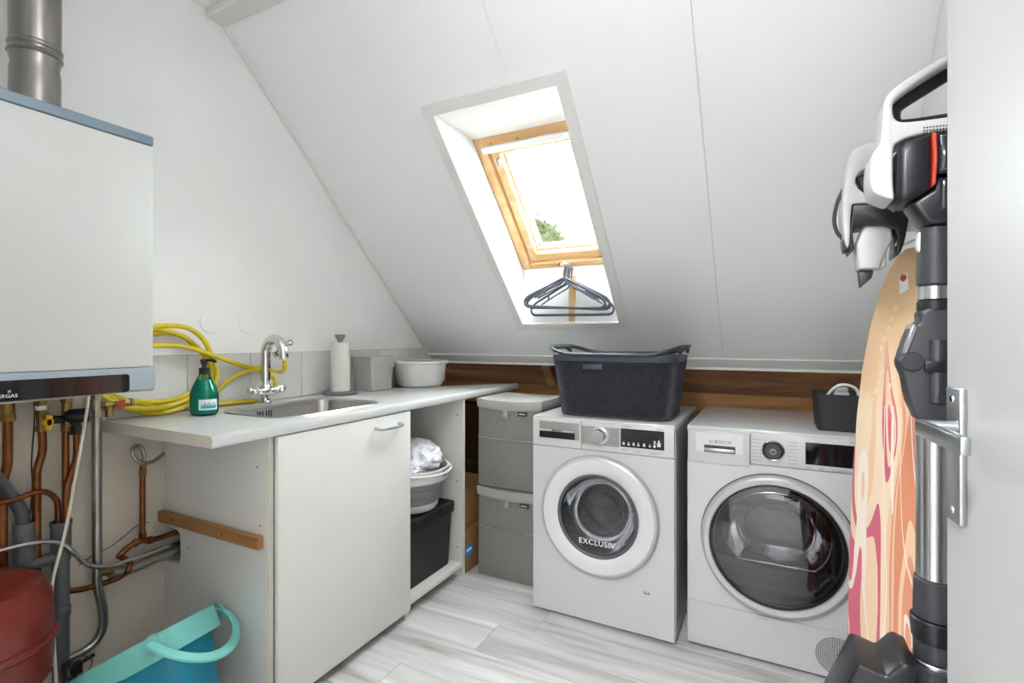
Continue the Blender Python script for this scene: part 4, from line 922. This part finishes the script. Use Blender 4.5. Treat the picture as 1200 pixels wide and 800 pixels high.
wpart('display', MB().rbox(.102, .262, yf - .0048, yf - .003, .741, .818, .001, 1), 'gloss', ty_, smooth=False)
marks([(-.066, .812 - i * .0125, 6, .0035, .0022) for i in range(7)] + [(.048, .812 - i * .0125, 6, .0035, .0022) for i in range(7)], yf - .0033, ty_)
marks([(.232, .826, 5, .004, .004), (.257, .825, 1, .004, .006), (.104, .728, 4, .003, .003), (.142, .727, 3, .004, .004), (.180, .726, 16, .003, .003)], yf - .0033, ty_)
wpart('door_ring', MB().lathe([(.213, .016), (.219, .030), (.222, .036), (.238, .038), (.246, .033), (.250, .022), (.250, .004), (.24, .002)], 80, front_lathe(DC, yf)), 'ringsilver', ty_)
wpart('door_gap', MB().lathe([(.250, .0006), (.253, .0006)], 80, front_lathe(DC, yf)), 'black', ty_)
wpart('glass_trim', MB().lathe([(.2185, .0305), (.215, .031), (.212, .026), (.208, .005)], 72, front_lathe(DC, yf)), 'black', ty_)
wpart('door_glass', MB().lathe([(0, .038), (.08, .037), (.15, .034), (.212, .027)], 72, front_lathe(DC, yf)), 'wglass', ty_)
# door inside: clear bowl with flat lower lip, dark lower cover, drum
def bowl(yd, k, z0):
    o = []
    for i in range(40):
        a = 2 * PI * i / 40; xx, zz = .155 * k * math.cos(a), .135 * k * math.sin(a)
        o.append((DC[0] + xx, yf + yd, DC[1] + .035 + max(zz, z0)))
    return o
wpart('glass_bowl', MB().loft([bowl(-.005, 1.12, -.105), bowl(.03, 1.05, -.1), bowl(.09, .9, -.09), bowl(.12, .72, -.07), bowl(.13, .5, -.05)], False, True), 'bowlglass', ty_)
wpart('bowl_rim', MB().tube([Vector(p) for p in bowl(-.006, 1.12, -.105)], .0035, 8, closed=True), 'tube', ty_)
lowp = [(DC[0] + .206 * math.cos(a), DC[1] + .206 * math.sin(a)) for a in [math.radians(200 + 140 * i / 30) for i in range(31)]]
wpart('lower_cover', MB().prism(lowp, yf - .004, yf + .012, XZ), 'char', ty_, smooth=False)
wpart('gasket', MB().lathe([(.205, 0), (.205, -.03), (.185, -.05), (.21, -.055)], 56, front_lathe(DC, yf)), 'darkin', ty_)
wpart('drum', MB().lathe([(.21, -.055), (.27, -.06), (.27, -.45), (.20, -.47), (0, -.47)], 56, front_lathe(DC, yf)), 'drum', ty_)
wpart('lint_filter', MB().rbox(DC[0] - .10, DC[0] + .10, yf + .03, yf + .05, DC[1] - .16, DC[1] - .09, .006, 2), 'darkin', ty_)
wpart('door_latch', MB().rbox(-.052, -.012, yf - .005, yf, .165, .1755, .0015, 1), 'grey_p', ty_, smooth=False)
st2 = wpart('care_sticker', MB().lathe([(0, .0006), (.0235, .0006), (.0235, 0)], 32, front_lathe((.268, .672), yf)), 'blue', ty_)
wpart('sticker_print', MB().tube([(.256, yf - .0009, .664), (.262, yf - .0009, .678), (.270, yf - .0009, .684), (.280, yf - .0009, .682)], .0022, 6, 4).tube([(.258, yf - .0009, .657), (.268, yf - .0009, .668), (.282, yf - .0009, .666)], .0022, 6, 4), 'printwhite', ty_)
gr = MB(); GC = (.196, .092)
for k in range(1, 11):
    nn = max(1, int(6.0 * k)); rr = .0062 * k
    for i in range(nn):
        a = 2 * PI * (i + .5 * (k % 2)) / nn; gx, gz = GC[0] + rr * math.cos(a), GC[1] + rr * math.sin(a)
        d = .0020
        gr.add([(gx - d, yf - .0024, gz - d), (gx + d, yf - .0024, gz - d), (gx + d, yf - .0024, gz + d), (gx - d, yf - .0024, gz + d)], [(0, 1, 2, 3)])
go = wpart('vent_grille', gr, 'hole', ty_, smooth=False); go['kind'] = 'stuff'

# ================================================================== LAUNDRY BASKET (lattice of ribs over an added dark skin)
ba = thing('laundry_basket', 'dark grey woven-look laundry basket with handles on the washing machine', 'basket', (-.600, 2.205, .849))
BH = .268
def bloop(t, n, off=0.):
    w_ = .468 + .070 * t; d_ = .310 + .065 * t; r_ = .075 + .01 * t
    P = rrect(0, 0, w_ + off, d_ + off, r_, 10)
    # resample evenly
    segs = []; tot = 0
    for i in range(len(P)):
        a, b = P[i], P[(i + 1) % len(P)]; l = math.dist(a, b); segs.append((a, b, l)); tot += l
    o = []; k = 0; acc = 0
    for j in range(n):
        s_ = tot * j / n
        while acc + segs[k][2] < s_: acc += segs[k][2]; k += 1
        a, b, l = segs[k]; u = (s_ - acc) / l if l else 0
        o.append((a[0] + (b[0] - a[0]) * u, a[1] + (b[1] - a[1]) * u))
    return o
nB, nR = 112, 19
bm = bmesh.new(); grid = []
for r in range(nR + 1):
    t = .03 + .87 * r / nR
    lp2 = bloop(t, nB * 2); grid.append([bm.verts.new((*lp2[(2 * i + (r % 2)) % (2 * nB)], BH * t)) for i in range(nB)])
for r in range(nR):
    for i in range(nB):
        j = (i + 1) % nB; A, B = grid[r], grid[r + 1]
        if r % 2 == 0: tris = ((A[i], A[j], B[i]), (A[j], B[j], B[i]))
        else: tris = ((A[i], B[j], B[i]), (A[i], A[j], B[j]))
        for t3 in tris: bm.faces.new(t3)
me = bpy.data.meshes.new('lattice_wall'); bm.to_mesh(me); bm.free(); me.materials.append(M['basket'])
lo = bpy.data.objects.new('lattice_wall', me); COL.objects.link(lo); lo.parent = ba
wf = lo.modifiers.new('ribs', 'WIREFRAME'); wf.thickness = .0056; wf.use_replace = True; wf.use_even_offset = False
def b3(t, z, off=0.): return [(a, b, z) for a, b in bloop(t, 96, off)]
finish('inner_wall', MB().loft([b3(.02, BH * .02, -.005), b3(.9, BH * .9, -.005), b3(.9, BH * .9, -.009), b3(.02, BH * .02, -.009)], False, False), 'blackmat', ba)  # dark skin added behind the ribs, stands for shade in the holes
finish('bottom', MB().loft([b3(-.05, 0, -.02), b3(0, .002), b3(.03, .012, .004), b3(.03, .012, -.004), b3(0, .006, -.01)], True, True), 'basket', ba)
finish('top_band', MB().loft([b3(.88, BH * .885, .006), b3(.97, BH * .975, .006), b3(.97, BH * .975, -.004), b3(.88, BH * .885, -.004), b3(.88, BH * .885, .006)], False, False), 'basketrim', ba)
def rimz(x): return BH + .034 * max(0, (abs(x) - .15) / .13) ** 1.6
def brim(off, dz): return [(a, b, rimz(a) + dz) for a, b in bloop(1.0, 96, off)]
finish('rim', MB().loft([brim(.004, -.012), brim(.026, -.006), brim(.030, .001), brim(.022, .005), brim(.004, .003), brim(-.004, -.004), brim(.004, -.012)], False, False), 'basketrim', ba)
for sg in (-1, 1):
    P_ = [(sg * (.262 + .0), yy, BH + .008 + .022 * math.sin(PI * (yy + .10) / .20)) for yy in [-.10 + .02 * i for i in range(11)]]
    finish('handle', MB().tube([(sg * (.270 + .012 * math.sin(PI * i / 10)), p_[1], p_[2]) for i, p_ in enumerate(P_)], .008, 10), 'basketrim', ba)
finish('front_plate', MB().rbox(-.108, -.022, -.1915, -.182, BH * .755, BH * .845, .003, 2), 'basketrim', ba)

# ================================================================== BLACK BOX WITH CABLE ON THE DRYER
bx_ = thing('felt_box', 'open black box on the dryer top beside ironing board', 'box', (.218, 2.235, .8485))
def fl_(w_, d_, z, r): return [(a, b, z) for a, b in rrect(0, 0, w_, d_, r, 4)]
finish('box_shell', MB().loft([fl_(.142, .185, 0, .012), fl_(.146, .19, .003, .014), fl_(.162, .205, .132, .02), fl_(.158, .201, .132, .018), fl_(.140, .184, .006, .012)], True, True), 'blackmat', bx_)
ch = thing('charger_cable', 'white charger with looped cable in the black box', 'charger', (.225, 2.22, .8575))
finish('plug', MB().rbox(-.024, .024, -.02, .02, .0, .128, .006, 2).rbox(-.02, .02, -.018, .018, .128, .145, .004, 2), 'grey_p', ch)
finish('cord', MB().tube([(-.055, -.01, .06), (-.05, -.015, .10), (-.03, -.02, .135), (-.005, -.02, .153), (.025, -.02, .152), (.045, -.02, .138), (.052, -.018, .11), (.05, -.01, .06), (.03, .03, .012), (-.03, .04, .01)], .0052, 10, 5), 'white_p', ch)

# ================================================================== HANGERS
def hanger_parts():
    W2 = .218
    hk = [(0, 0, -.075), (0, 0, -.045), (.004, 0, -.02), (.002, 0, -.004), (-.010, 0, .0075), (-.024, 0, .006), (-.034, 0, -.006)]
    top = [(0, 0, -.070), (-.03, 0, -.080), (-.11, 0, -.118), (-.185, 0, -.155), (-W2 + .01, 0, -.172), (-W2, 0, -.190), (-W2 + .012, 0, -.208), (-.17, 0, -.212), (0, 0, -.212), (.17, 0, -.212), (W2 - .012, 0, -.208), (W2, 0, -.190), (W2 - .01, 0, -.172), (.185, 0, -.155), (.11, 0, -.118), (.03, 0, -.080)]
    a = MB().tube(hk, [.0048, .0045, .0042, .0042, .0042, .004], 8, 5)
    b = MB().tube(top, .0052, 8, 4, closed=True)
    inn = MB()
    for sg in (-1, 1): inn.tube([(sg * .02, 0, -.098), (sg * .09, 0, -.130), (sg * .16, 0, -.166)], .0036, 6, 3).tube([(sg * .120, 0, -.124), (sg * .124, 0, -.148)], .004, 6).tube([(sg * .02, 0, -.098), (0, 0, -.075)], .004, 6)
    nt_ = MB()
    for sg in (-1, 1):
        for d in (0, .016): nt_.cyl((sg * (.150 + d), 0, -.208), (sg * (.150 + d), 0, -.198), .003, 6)
    return a, b, inn, nt_
hs = hanger_parts(); hmesh = None
for i in range(5):
    yy = 2.392 - i * .024
    px_, rz_, ry_ = -.905, [.03, .05, -.02, -.05, -.10][i], math.radians([0.5, 3.6, 1.6, 4.6, 2.4][i])
    t = thing('clothes_hanger', 'slate grey plastic clothes hanger hanging on the peg below the skylight', 'hanger', (px_ + .006, yy, 1.548 - .001 + (-.0005 * i)), 0, 'hangers on the skylight peg')
    t.rotation_euler = (0, ry_, rz_)
    if i == 0: t.scale = (1.0, 1, 1.16); t['label'] = 'taller slate hanger nearest the sill batten, its bar hanging lowest'
    if i == 0:
        hmesh = [finish(n, mb, 'hanger', t).data for n, mb in zip(('hook', 'shoulder_loop', 'strap_bar'), hs)]
    else:
        for n, me in zip(('hook', 'shoulder_loop', 'strap_bar'), hmesh):
            o = bpy.data.objects.new(n, me); COL.objects.link(o); o.parent = t

# ================================================================== IRONING BOARD leaning at the right wall
IU = Vector((.54, -.84, 0)).normalized(); IN_ = Vector((-.84, -.54, 0)).normalized()
ib = thing('ironing_board', 'ironing board with pink and orange patterned cover leaning by the wall', 'ironing board', (.2615, 1.436, 0))
IT = Matrix(((IU.x, -IN_.x, 0, 0), (IU.y, -IN_.y, 0, 0), (0, 0, 1, 0), (0, 0, 0, 1)))   # local x across, y away from the viewer side, z up
IL = math.radians(1.0)
IT = IT @ Matrix.Rotation(-IL, 4, 'X')
prof = [(.03, .146), (.06, .166), (.15, .173), (.40, .176), (.60, .175), (.80, .170), (.98, .157), (1.10, .142), (1.20, .121), (1.28, .096), (1.34, .068), (1.375, .040), (1.39, .018)]
def board(off, y):
    lft = [(-(h + off), y, z + (off if i > 9 else 0) - (off if i == 0 else 0)) for i, (z, h) in enumerate(prof)]
    rgt = [(-a, b, c) for a, b, c in lft[::-1]]
    return lft + rgt
bmat_ = MB().loft([board(-.006, .0), board(.0, .004), board(.001, .014), board(-.002, .022), board(-.012, .026)], True, True)
cov = bpy.data.objects
co = finish('cover', bmat_, 'iron', ib, ang=50); co.matrix_local = IT
lg = finish('leg', MB().tube([(-.10, .040, .02), (-.10, .040, 1.05), (-.02, .042, 1.12)], .010, 10), 'alu', ib); lg.matrix_local = IT
lg = finish('leg', MB().tube([(.08, .044, .02), (.08, .044, 1.0), (.02, .045, 1.10)], .010, 10), 'alu', ib); lg.matrix_local = IT
lg = finish('foot_bar', MB().tube([(-.13, .040, .012), (.13, .040, .012)], .011, 10), 'black', ib); lg.matrix_local = IT
tgm = MB().add([(-.028, -.0006, 1.285), (-.004, -.0006, 1.295), (-.008, -.0006, 1.335), (-.030, -.0006, 1.325)], [(0, 1, 2, 3)])
lb2 = finish('care_label', tgm, 'printwhite', ib, smooth=False); lb2.matrix_local = IT
finish('label_mark', MB().lathe([(0, .0012), (.008, .0012), (.008, 0)], 20, axisT((-.018, -.0008, 1.322), (0, -1, 0))), 'redp', ib).matrix_local = IT
lm_ = MB()
for (bx0, bz0, n_) in ((-.085, 1.15, 5), (-.06, 1.06, 4), (-.11, 1.02, 4), (-.03, 1.10, 4)):
    for i in range(n_):
        a = Vector((bx0 + .010 * i, -.0006, bz0 + .024 * i)); lm_.add([a, a + Vector((.010, 0, .0)), a + Vector((.014, 0, .014)), a + Vector((.004, 0, .014))], [(0, 1, 2, 3)])
lt_ = finish('cover_lettering', lm_, mat('pale_lettering', 'ecd3b2', .85), ib, smooth=False); lt_.matrix_local = IT; lt_['kind'] = 'stuff'

# ================================================================== CORDLESS VACUUM on the right wall
VX, VY = .252, 1.120
def vz(py): return CAMH - (py - HOR) / FPX * .8805
def vp(lst, y=VY): return [(p.x, p.z) for p in (onY(a, b, y) for a, b in lst)]
va = thing('cordless_vacuum', 'upright cordless vacuum with white body and coral ring hanging beside the door', 'vacuum cleaner', (VX, VY, vz(800)))
def vprism(name, lst, half, m, bev=.010, y=VY, seg=3, par=None):
    if len(lst) > 8: lst = [(q_.x, q_.y) for q_ in catmull([(a, b, 0) for a, b in lst], 3, True)]
    return wpart(name, MB().prism(vp(lst, y), y - half, y + half, XZ, bev=bev, seg=seg), m, par or va, ang=40)
vprism('white_body', [(1150, 50), (1109, 73), (1069, 96), (1040, 116), (1031, 131), (1029, 154), (1026, 178), (1018, 188), (1015.5, 210), (1018, 230), (1028, 236), (1042, 239), (1041.5, 223), (1041.5, 186), (1047, 175), (1069, 167), (1109, 160.5), (1150, 156), (1150, 140), (1109, 146), (1060, 152), (1045, 150), (1041, 140), (1042.5, 129), (1050, 121), (1069, 107), (1109, 82), (1150, 60)], .040, 'vacwhite', .006)
hnd = [onY(a, b, VY) for a, b in ((1112, 86), (1078, 107), (1052, 124), (1046.5, 133), (1048, 145), (1060, 148), (1110, 141), (1140, 136), (1150, 110), (1140, 70))]
wpart('handle', MB().tube(hnd, .0118, 12, 5, closed=True), 'vacblack', va)
vg = MB()
for iy in range(4):
    for ix in range(8):
        q_ = onY(1083 + ix * 3.8, 149.5 + iy * 3.6 - ix * .4, VY - .0405); vg.rbox(q_.x - .0011, q_.x + .0011, VY - .0409, VY - .0399, q_.z - .0011, q_.z + .0011, .0003, 1)
wpart('vent_holes', vg, 'hole', va, smooth=False)['kind'] = 'stuff'
vprism('motor_housing', [(1045, 187), (1055, 174), (1083, 167), (1083, 228), (1066, 240), (1052, 243), (1044, 238)], .050, 'vacblack', .012)
vprism('coral_ring', [(1083.5, 167), (1088, 168), (1089, 196), (1087, 224), (1083.5, 227), (1085, 196)], .052, 'ringred', .002, seg=1)
vprism('dust_container', [(1089.5, 167), (1150, 160), (1150, 204), (1089.5, 212), (1090.5, 196)], .048, 'smoke', .010)
vprism('coupling_neck', [(1062, 243), (1084, 229), (1092, 214), (1150, 206), (1150, 264), (1083, 267), (1076, 262)], .036, 'vacblack', .008)
vprism('battery', [(1094, 216), (1118, 213), (1118, 250), (1094, 252)], .040, 'smoke', .006)
def vt(name, y0, y1, r0, r1, m, bev=.002): return wpart(name, MB().lathe([(0, 0), (r0 - bev, 0), (r0, bev), (r1, vz(y0) - vz(y1) - bev), (r1 - bev, vz(y0) - vz(y1)), (0, vz(y0) - vz(y1))], 32, TR(VX, VY, vz(y1))), m, va)
vt('upper_tube', 267, 334, .0270, .0255, 'vacgrey')
vt('tube_ring', 334.5, 352, .0255, .0255, 'tube')
vprism('release_button', [(1075, 273), (1079, 272), (1081, 294), (1075, 296), (1073, 285)], .011, 'white_p', .002, seg=1)
vt('joint_collar', 352.5, 364, .0265, .0265, 'vacblack')
vprism('flip_joint', [(1077, 364), (1074, 376), (1063, 386), (1052, 416), (1050, 422), (1051, 429), (1056, 441), (1061, 466), (1067, 480), (1076, 492), (1114, 494), (1114, 364)], .024, 'vacgrey', .007)
vprism('joint_lever', [(1066, 379), (1073, 382), (1060, 414), (1053, 414)], .026, 'alu', .002, seg=1)
wpart('joint_pivot', MB().lathe([(0, .005), (.015, .005), (.017, 0)], 28, axisT((onY(1065, 423, VY).x, VY - .024, onY(1065, 423, VY).z), (0, -1, 0))), 'vacgrey', va)
wpart('clear_sleeve', MB().lathe([(.0265, vz(470)), (.0265, vz(398))], 28, TR(VX + .003, VY - .004, 0)), 'smoke', va)
wpart('sleeve_slide', MB().rbox(VX - .022, VX + .006, VY - .034, VY - .022, vz(435), vz(422), .003, 2), 'black', va)
vt('wand', 494.5, 676, .0275, .0275, 'tube', .001)
for a in (-2.5, -2.1, -1.7):
    wpart('wand_groove', MB().cyl((VX + .0275 * math.cos(a), VY + .0275 * math.sin(a), vz(674)), (VX + .0275 * math.cos(a), VY + .0275 * math.sin(a), vz(497)), .0011, 6), 'alu', va)
vt('lower_sleeve', 676.5, 722, .032, .031, 'vacgrey')
vt('lower_collar', 722.5, 748, .0345, .0365, 'vacblack')
vt('neck', 748.5, 770, .0315, .0315, 'vacgrey')
vt('neck_ring', 770.5, 776, .035, .035, 'alu')
vt('neck_knuckle', 776.5, 830, .036, .034, 'vacgrey')
# floor nozzle hanging below, turned out from the wall
wpart('floor_nozzle', MB().prism(vp([(966, 822), (980, 796), (998, 761), (1001, 758.5), (1005, 759), (1029, 770), (1033, 770), (1047, 758.5), (1051, 757), (1055, 757.5), (1067, 764), (1063, 782), (1054, 800), (1045, 822)], 1.09), 1.035, 1.145, XZ, bev=.006, seg=3), 'vacblack', va, ang=40)
wpart('brush_tube', MB().cyl((.085, 1.03, vz(826)), (.19, 1.045, vz(826)), .022, 20), 'gloss', va)
wpart('wall_dock', MB().rbox(.30, XR - .001, VY - .03, VY + .03, 1.28, 1.52, .006, 2), 'vacblack', va)

# ================================================================== HANDHELD VACUUM beyond it
HY = 1.40
ha = thing('handheld_vacuum', 'small white and black handheld vacuum with angled nozzle above ironing board', 'handheld vacuum', (.22, HY, 1.30))
def hprism(name, lst, half, m, bev=.008, seg=3): return vprism(name, lst, half, m, bev, HY, seg, ha)
hprism('upper_body', [(1000, 180), (1018, 174), (1050, 172), (1062, 180), (1062, 200), (1016, 202), (1002, 210), (1000, 222), (1008, 230), (1020, 236), (1062, 236), (1062, 243), (1004, 243), (995, 250), (993, 290), (987, 284), (985, 240), (989, 208), (995, 184)], .040, 'vacwhite', .006)
hprism('trigger', [(1002, 210), (1015, 203), (1026, 203), (1026, 235), (1012, 231)], .018, 'vacgrey', .004)
hprism('lower_body', [(996, 252), (1004, 244), (1058, 243), (1060, 258), (1054, 290), (1046, 302), (1044, 272), (1000, 270), (998, 294), (993, 294)], .042, 'vacblack', .006)
hprism('nozzle', [(1010, 267), (1041, 263), (1044, 283), (1034, 300), (1028, 316), (1004, 317), (1001, 289)], .030, 'vacwhite', .006)
hprism('nozzle_side', [(1033, 300), (1036, 296), (1036, 314), (1029, 316)], .024, 'vacwhite', .002, 1)
hprism('crevice_tip', [(1005, 317.5), (1023, 317.5), (1021, 326), (1007, 338)], .012, 'vacgrey', .003, 2)
wpart('cord_loop', MB().tube([onY(a, b, HY) for a, b in ((988, 222), (981, 238), (977.5, 258), (981, 272), (988, 280))], .0042, 8, 5), 'vacgrey', ha)
hprism('battery_catch', [(986, 282), (994, 282), (998, 294), (988, 296)], .030, 'vacblack', .003, 2)
wpart('wire_hook', MB().tube([onY(a, b, HY - .03) for a, b in ((1046, 240), (1059, 250), (1052, 283), (1048, 288), (1060, 286), (1075, 280))], .003, 8), 'chrome', ha)
wpart('wall_bracket', MB().rbox(.255, XR - .001, HY - .02, HY + .02, 1.42, 1.49, .004, 2), 'white_p', ha)
for i in range(5):
    wpart('bracket_hole', MB().lathe([(0, .0006), (.0035, .0006), (.0035, 0)], 10, axisT((.268 + .012 * i, HY - .02, 1.455), (0, -1, 0))), 'print', ha)

# ================================================================== TEAL MOP BUCKET tipped against the wall
an = Vector((-.508, -.042, .861)).normalized(); al = Vector((.78, .403, .48)); al = (al - an * al.dot(an)).normalized(); aw = an.cross(al)
BC = Vector((-1.630, .826, .290)); BHt = .268
bk = thing('mop_bucket', 'teal oval mop bucket with mint rim and handle, tipped beside cabinet', 'bucket', (BC.x, BC.y, 0))
BT = Matrix(((al.x, aw.x, an.x, BC.x), (al.y, aw.y, an.y, BC.y), (al.z, aw.z, an.z, BC.z), (0, 0, 0, 1)))
def ol(a, b, z, n=56, e=2.6):
    o = []
    for i in range(n):
        t = 2 * PI * i / n; c_, s_ = math.cos(t), math.sin(t)
        o.append((a * abs(c_) ** (2 / e) * (1 if c_ > 0 else -1), b * abs(s_) ** (2 / e) * (1 if s_ > 0 else -1), z))
    return o
wpart('bucket_body', MB().loft([ol(.115, .085, -BHt), ol(.122, .090, -BHt + .01), ol(.145, .108, -.12), ol(.164, .124, -.03), ol(.171, .130, 0), ol(.166, .125, 0), ol(.140, .103, -.12), ol(.115, .085, -BHt + .02)], True, True, BT), 'teal', bk)
def rb(z0f, ins): 
    o = ol(.197 + ins, .139 + ins, 0); return o
lo_ = [(a, b, -.042 + (-.016 if a > -.05 else 0) * min(1, max(0, (a + .05) / .08)) + .0 ) for a, b, c in ol(.172, .1315, 0)]
rim_top = ol(.181, .140, .006); rim_o = ol(.182, .141, .0)
wpart('rim', MB().loft([lo_, [(a * 1.045, b * 1.06, c) for a, b, c in lo_], rim_o, rim_top, ol(.168, .127, .008), ol(.166, .125, -.01)], False, False, BT), 'mint', bk)
wpart('pour_lip', MB().loft([[(a, b, z) for a, b in [(-.192, -.04), (-.205, 0), (-.192, .04), (-.145, .120), (-.13, 0), (-.145, -.120)]] for z in (-.03, .009)], True, True, BT), 'tealdark', bk)
hpv = Vector((.085, -.152, -.018))
pv = [(.128, -.136, -.010), (.152, -.138, -.036), (.178, -.118, -.074), (.194, -.085, -.102), (.203, -.045, -.120), (.206, 0, -.126), (.203, .045, -.120), (.194, .085, -.102), (.178, .118, -.074), (.152, .138, -.036), (.128, .136, -.010)]
wpart('handle', MB().tube([BT @ Vector(p_) for p_ in pv], .0145, 10, 4, sq=.55).lathe([(0, .010), (.024, .008), (.028, 0)], 20, BT @ axisT((.128, -.124, -.016), (.25, -1, 0))).lathe([(0, .010), (.024, .008), (.028, 0)], 20, BT @ axisT((.128, .124, -.016), (.25, 1, 0))), 'mint', bk)
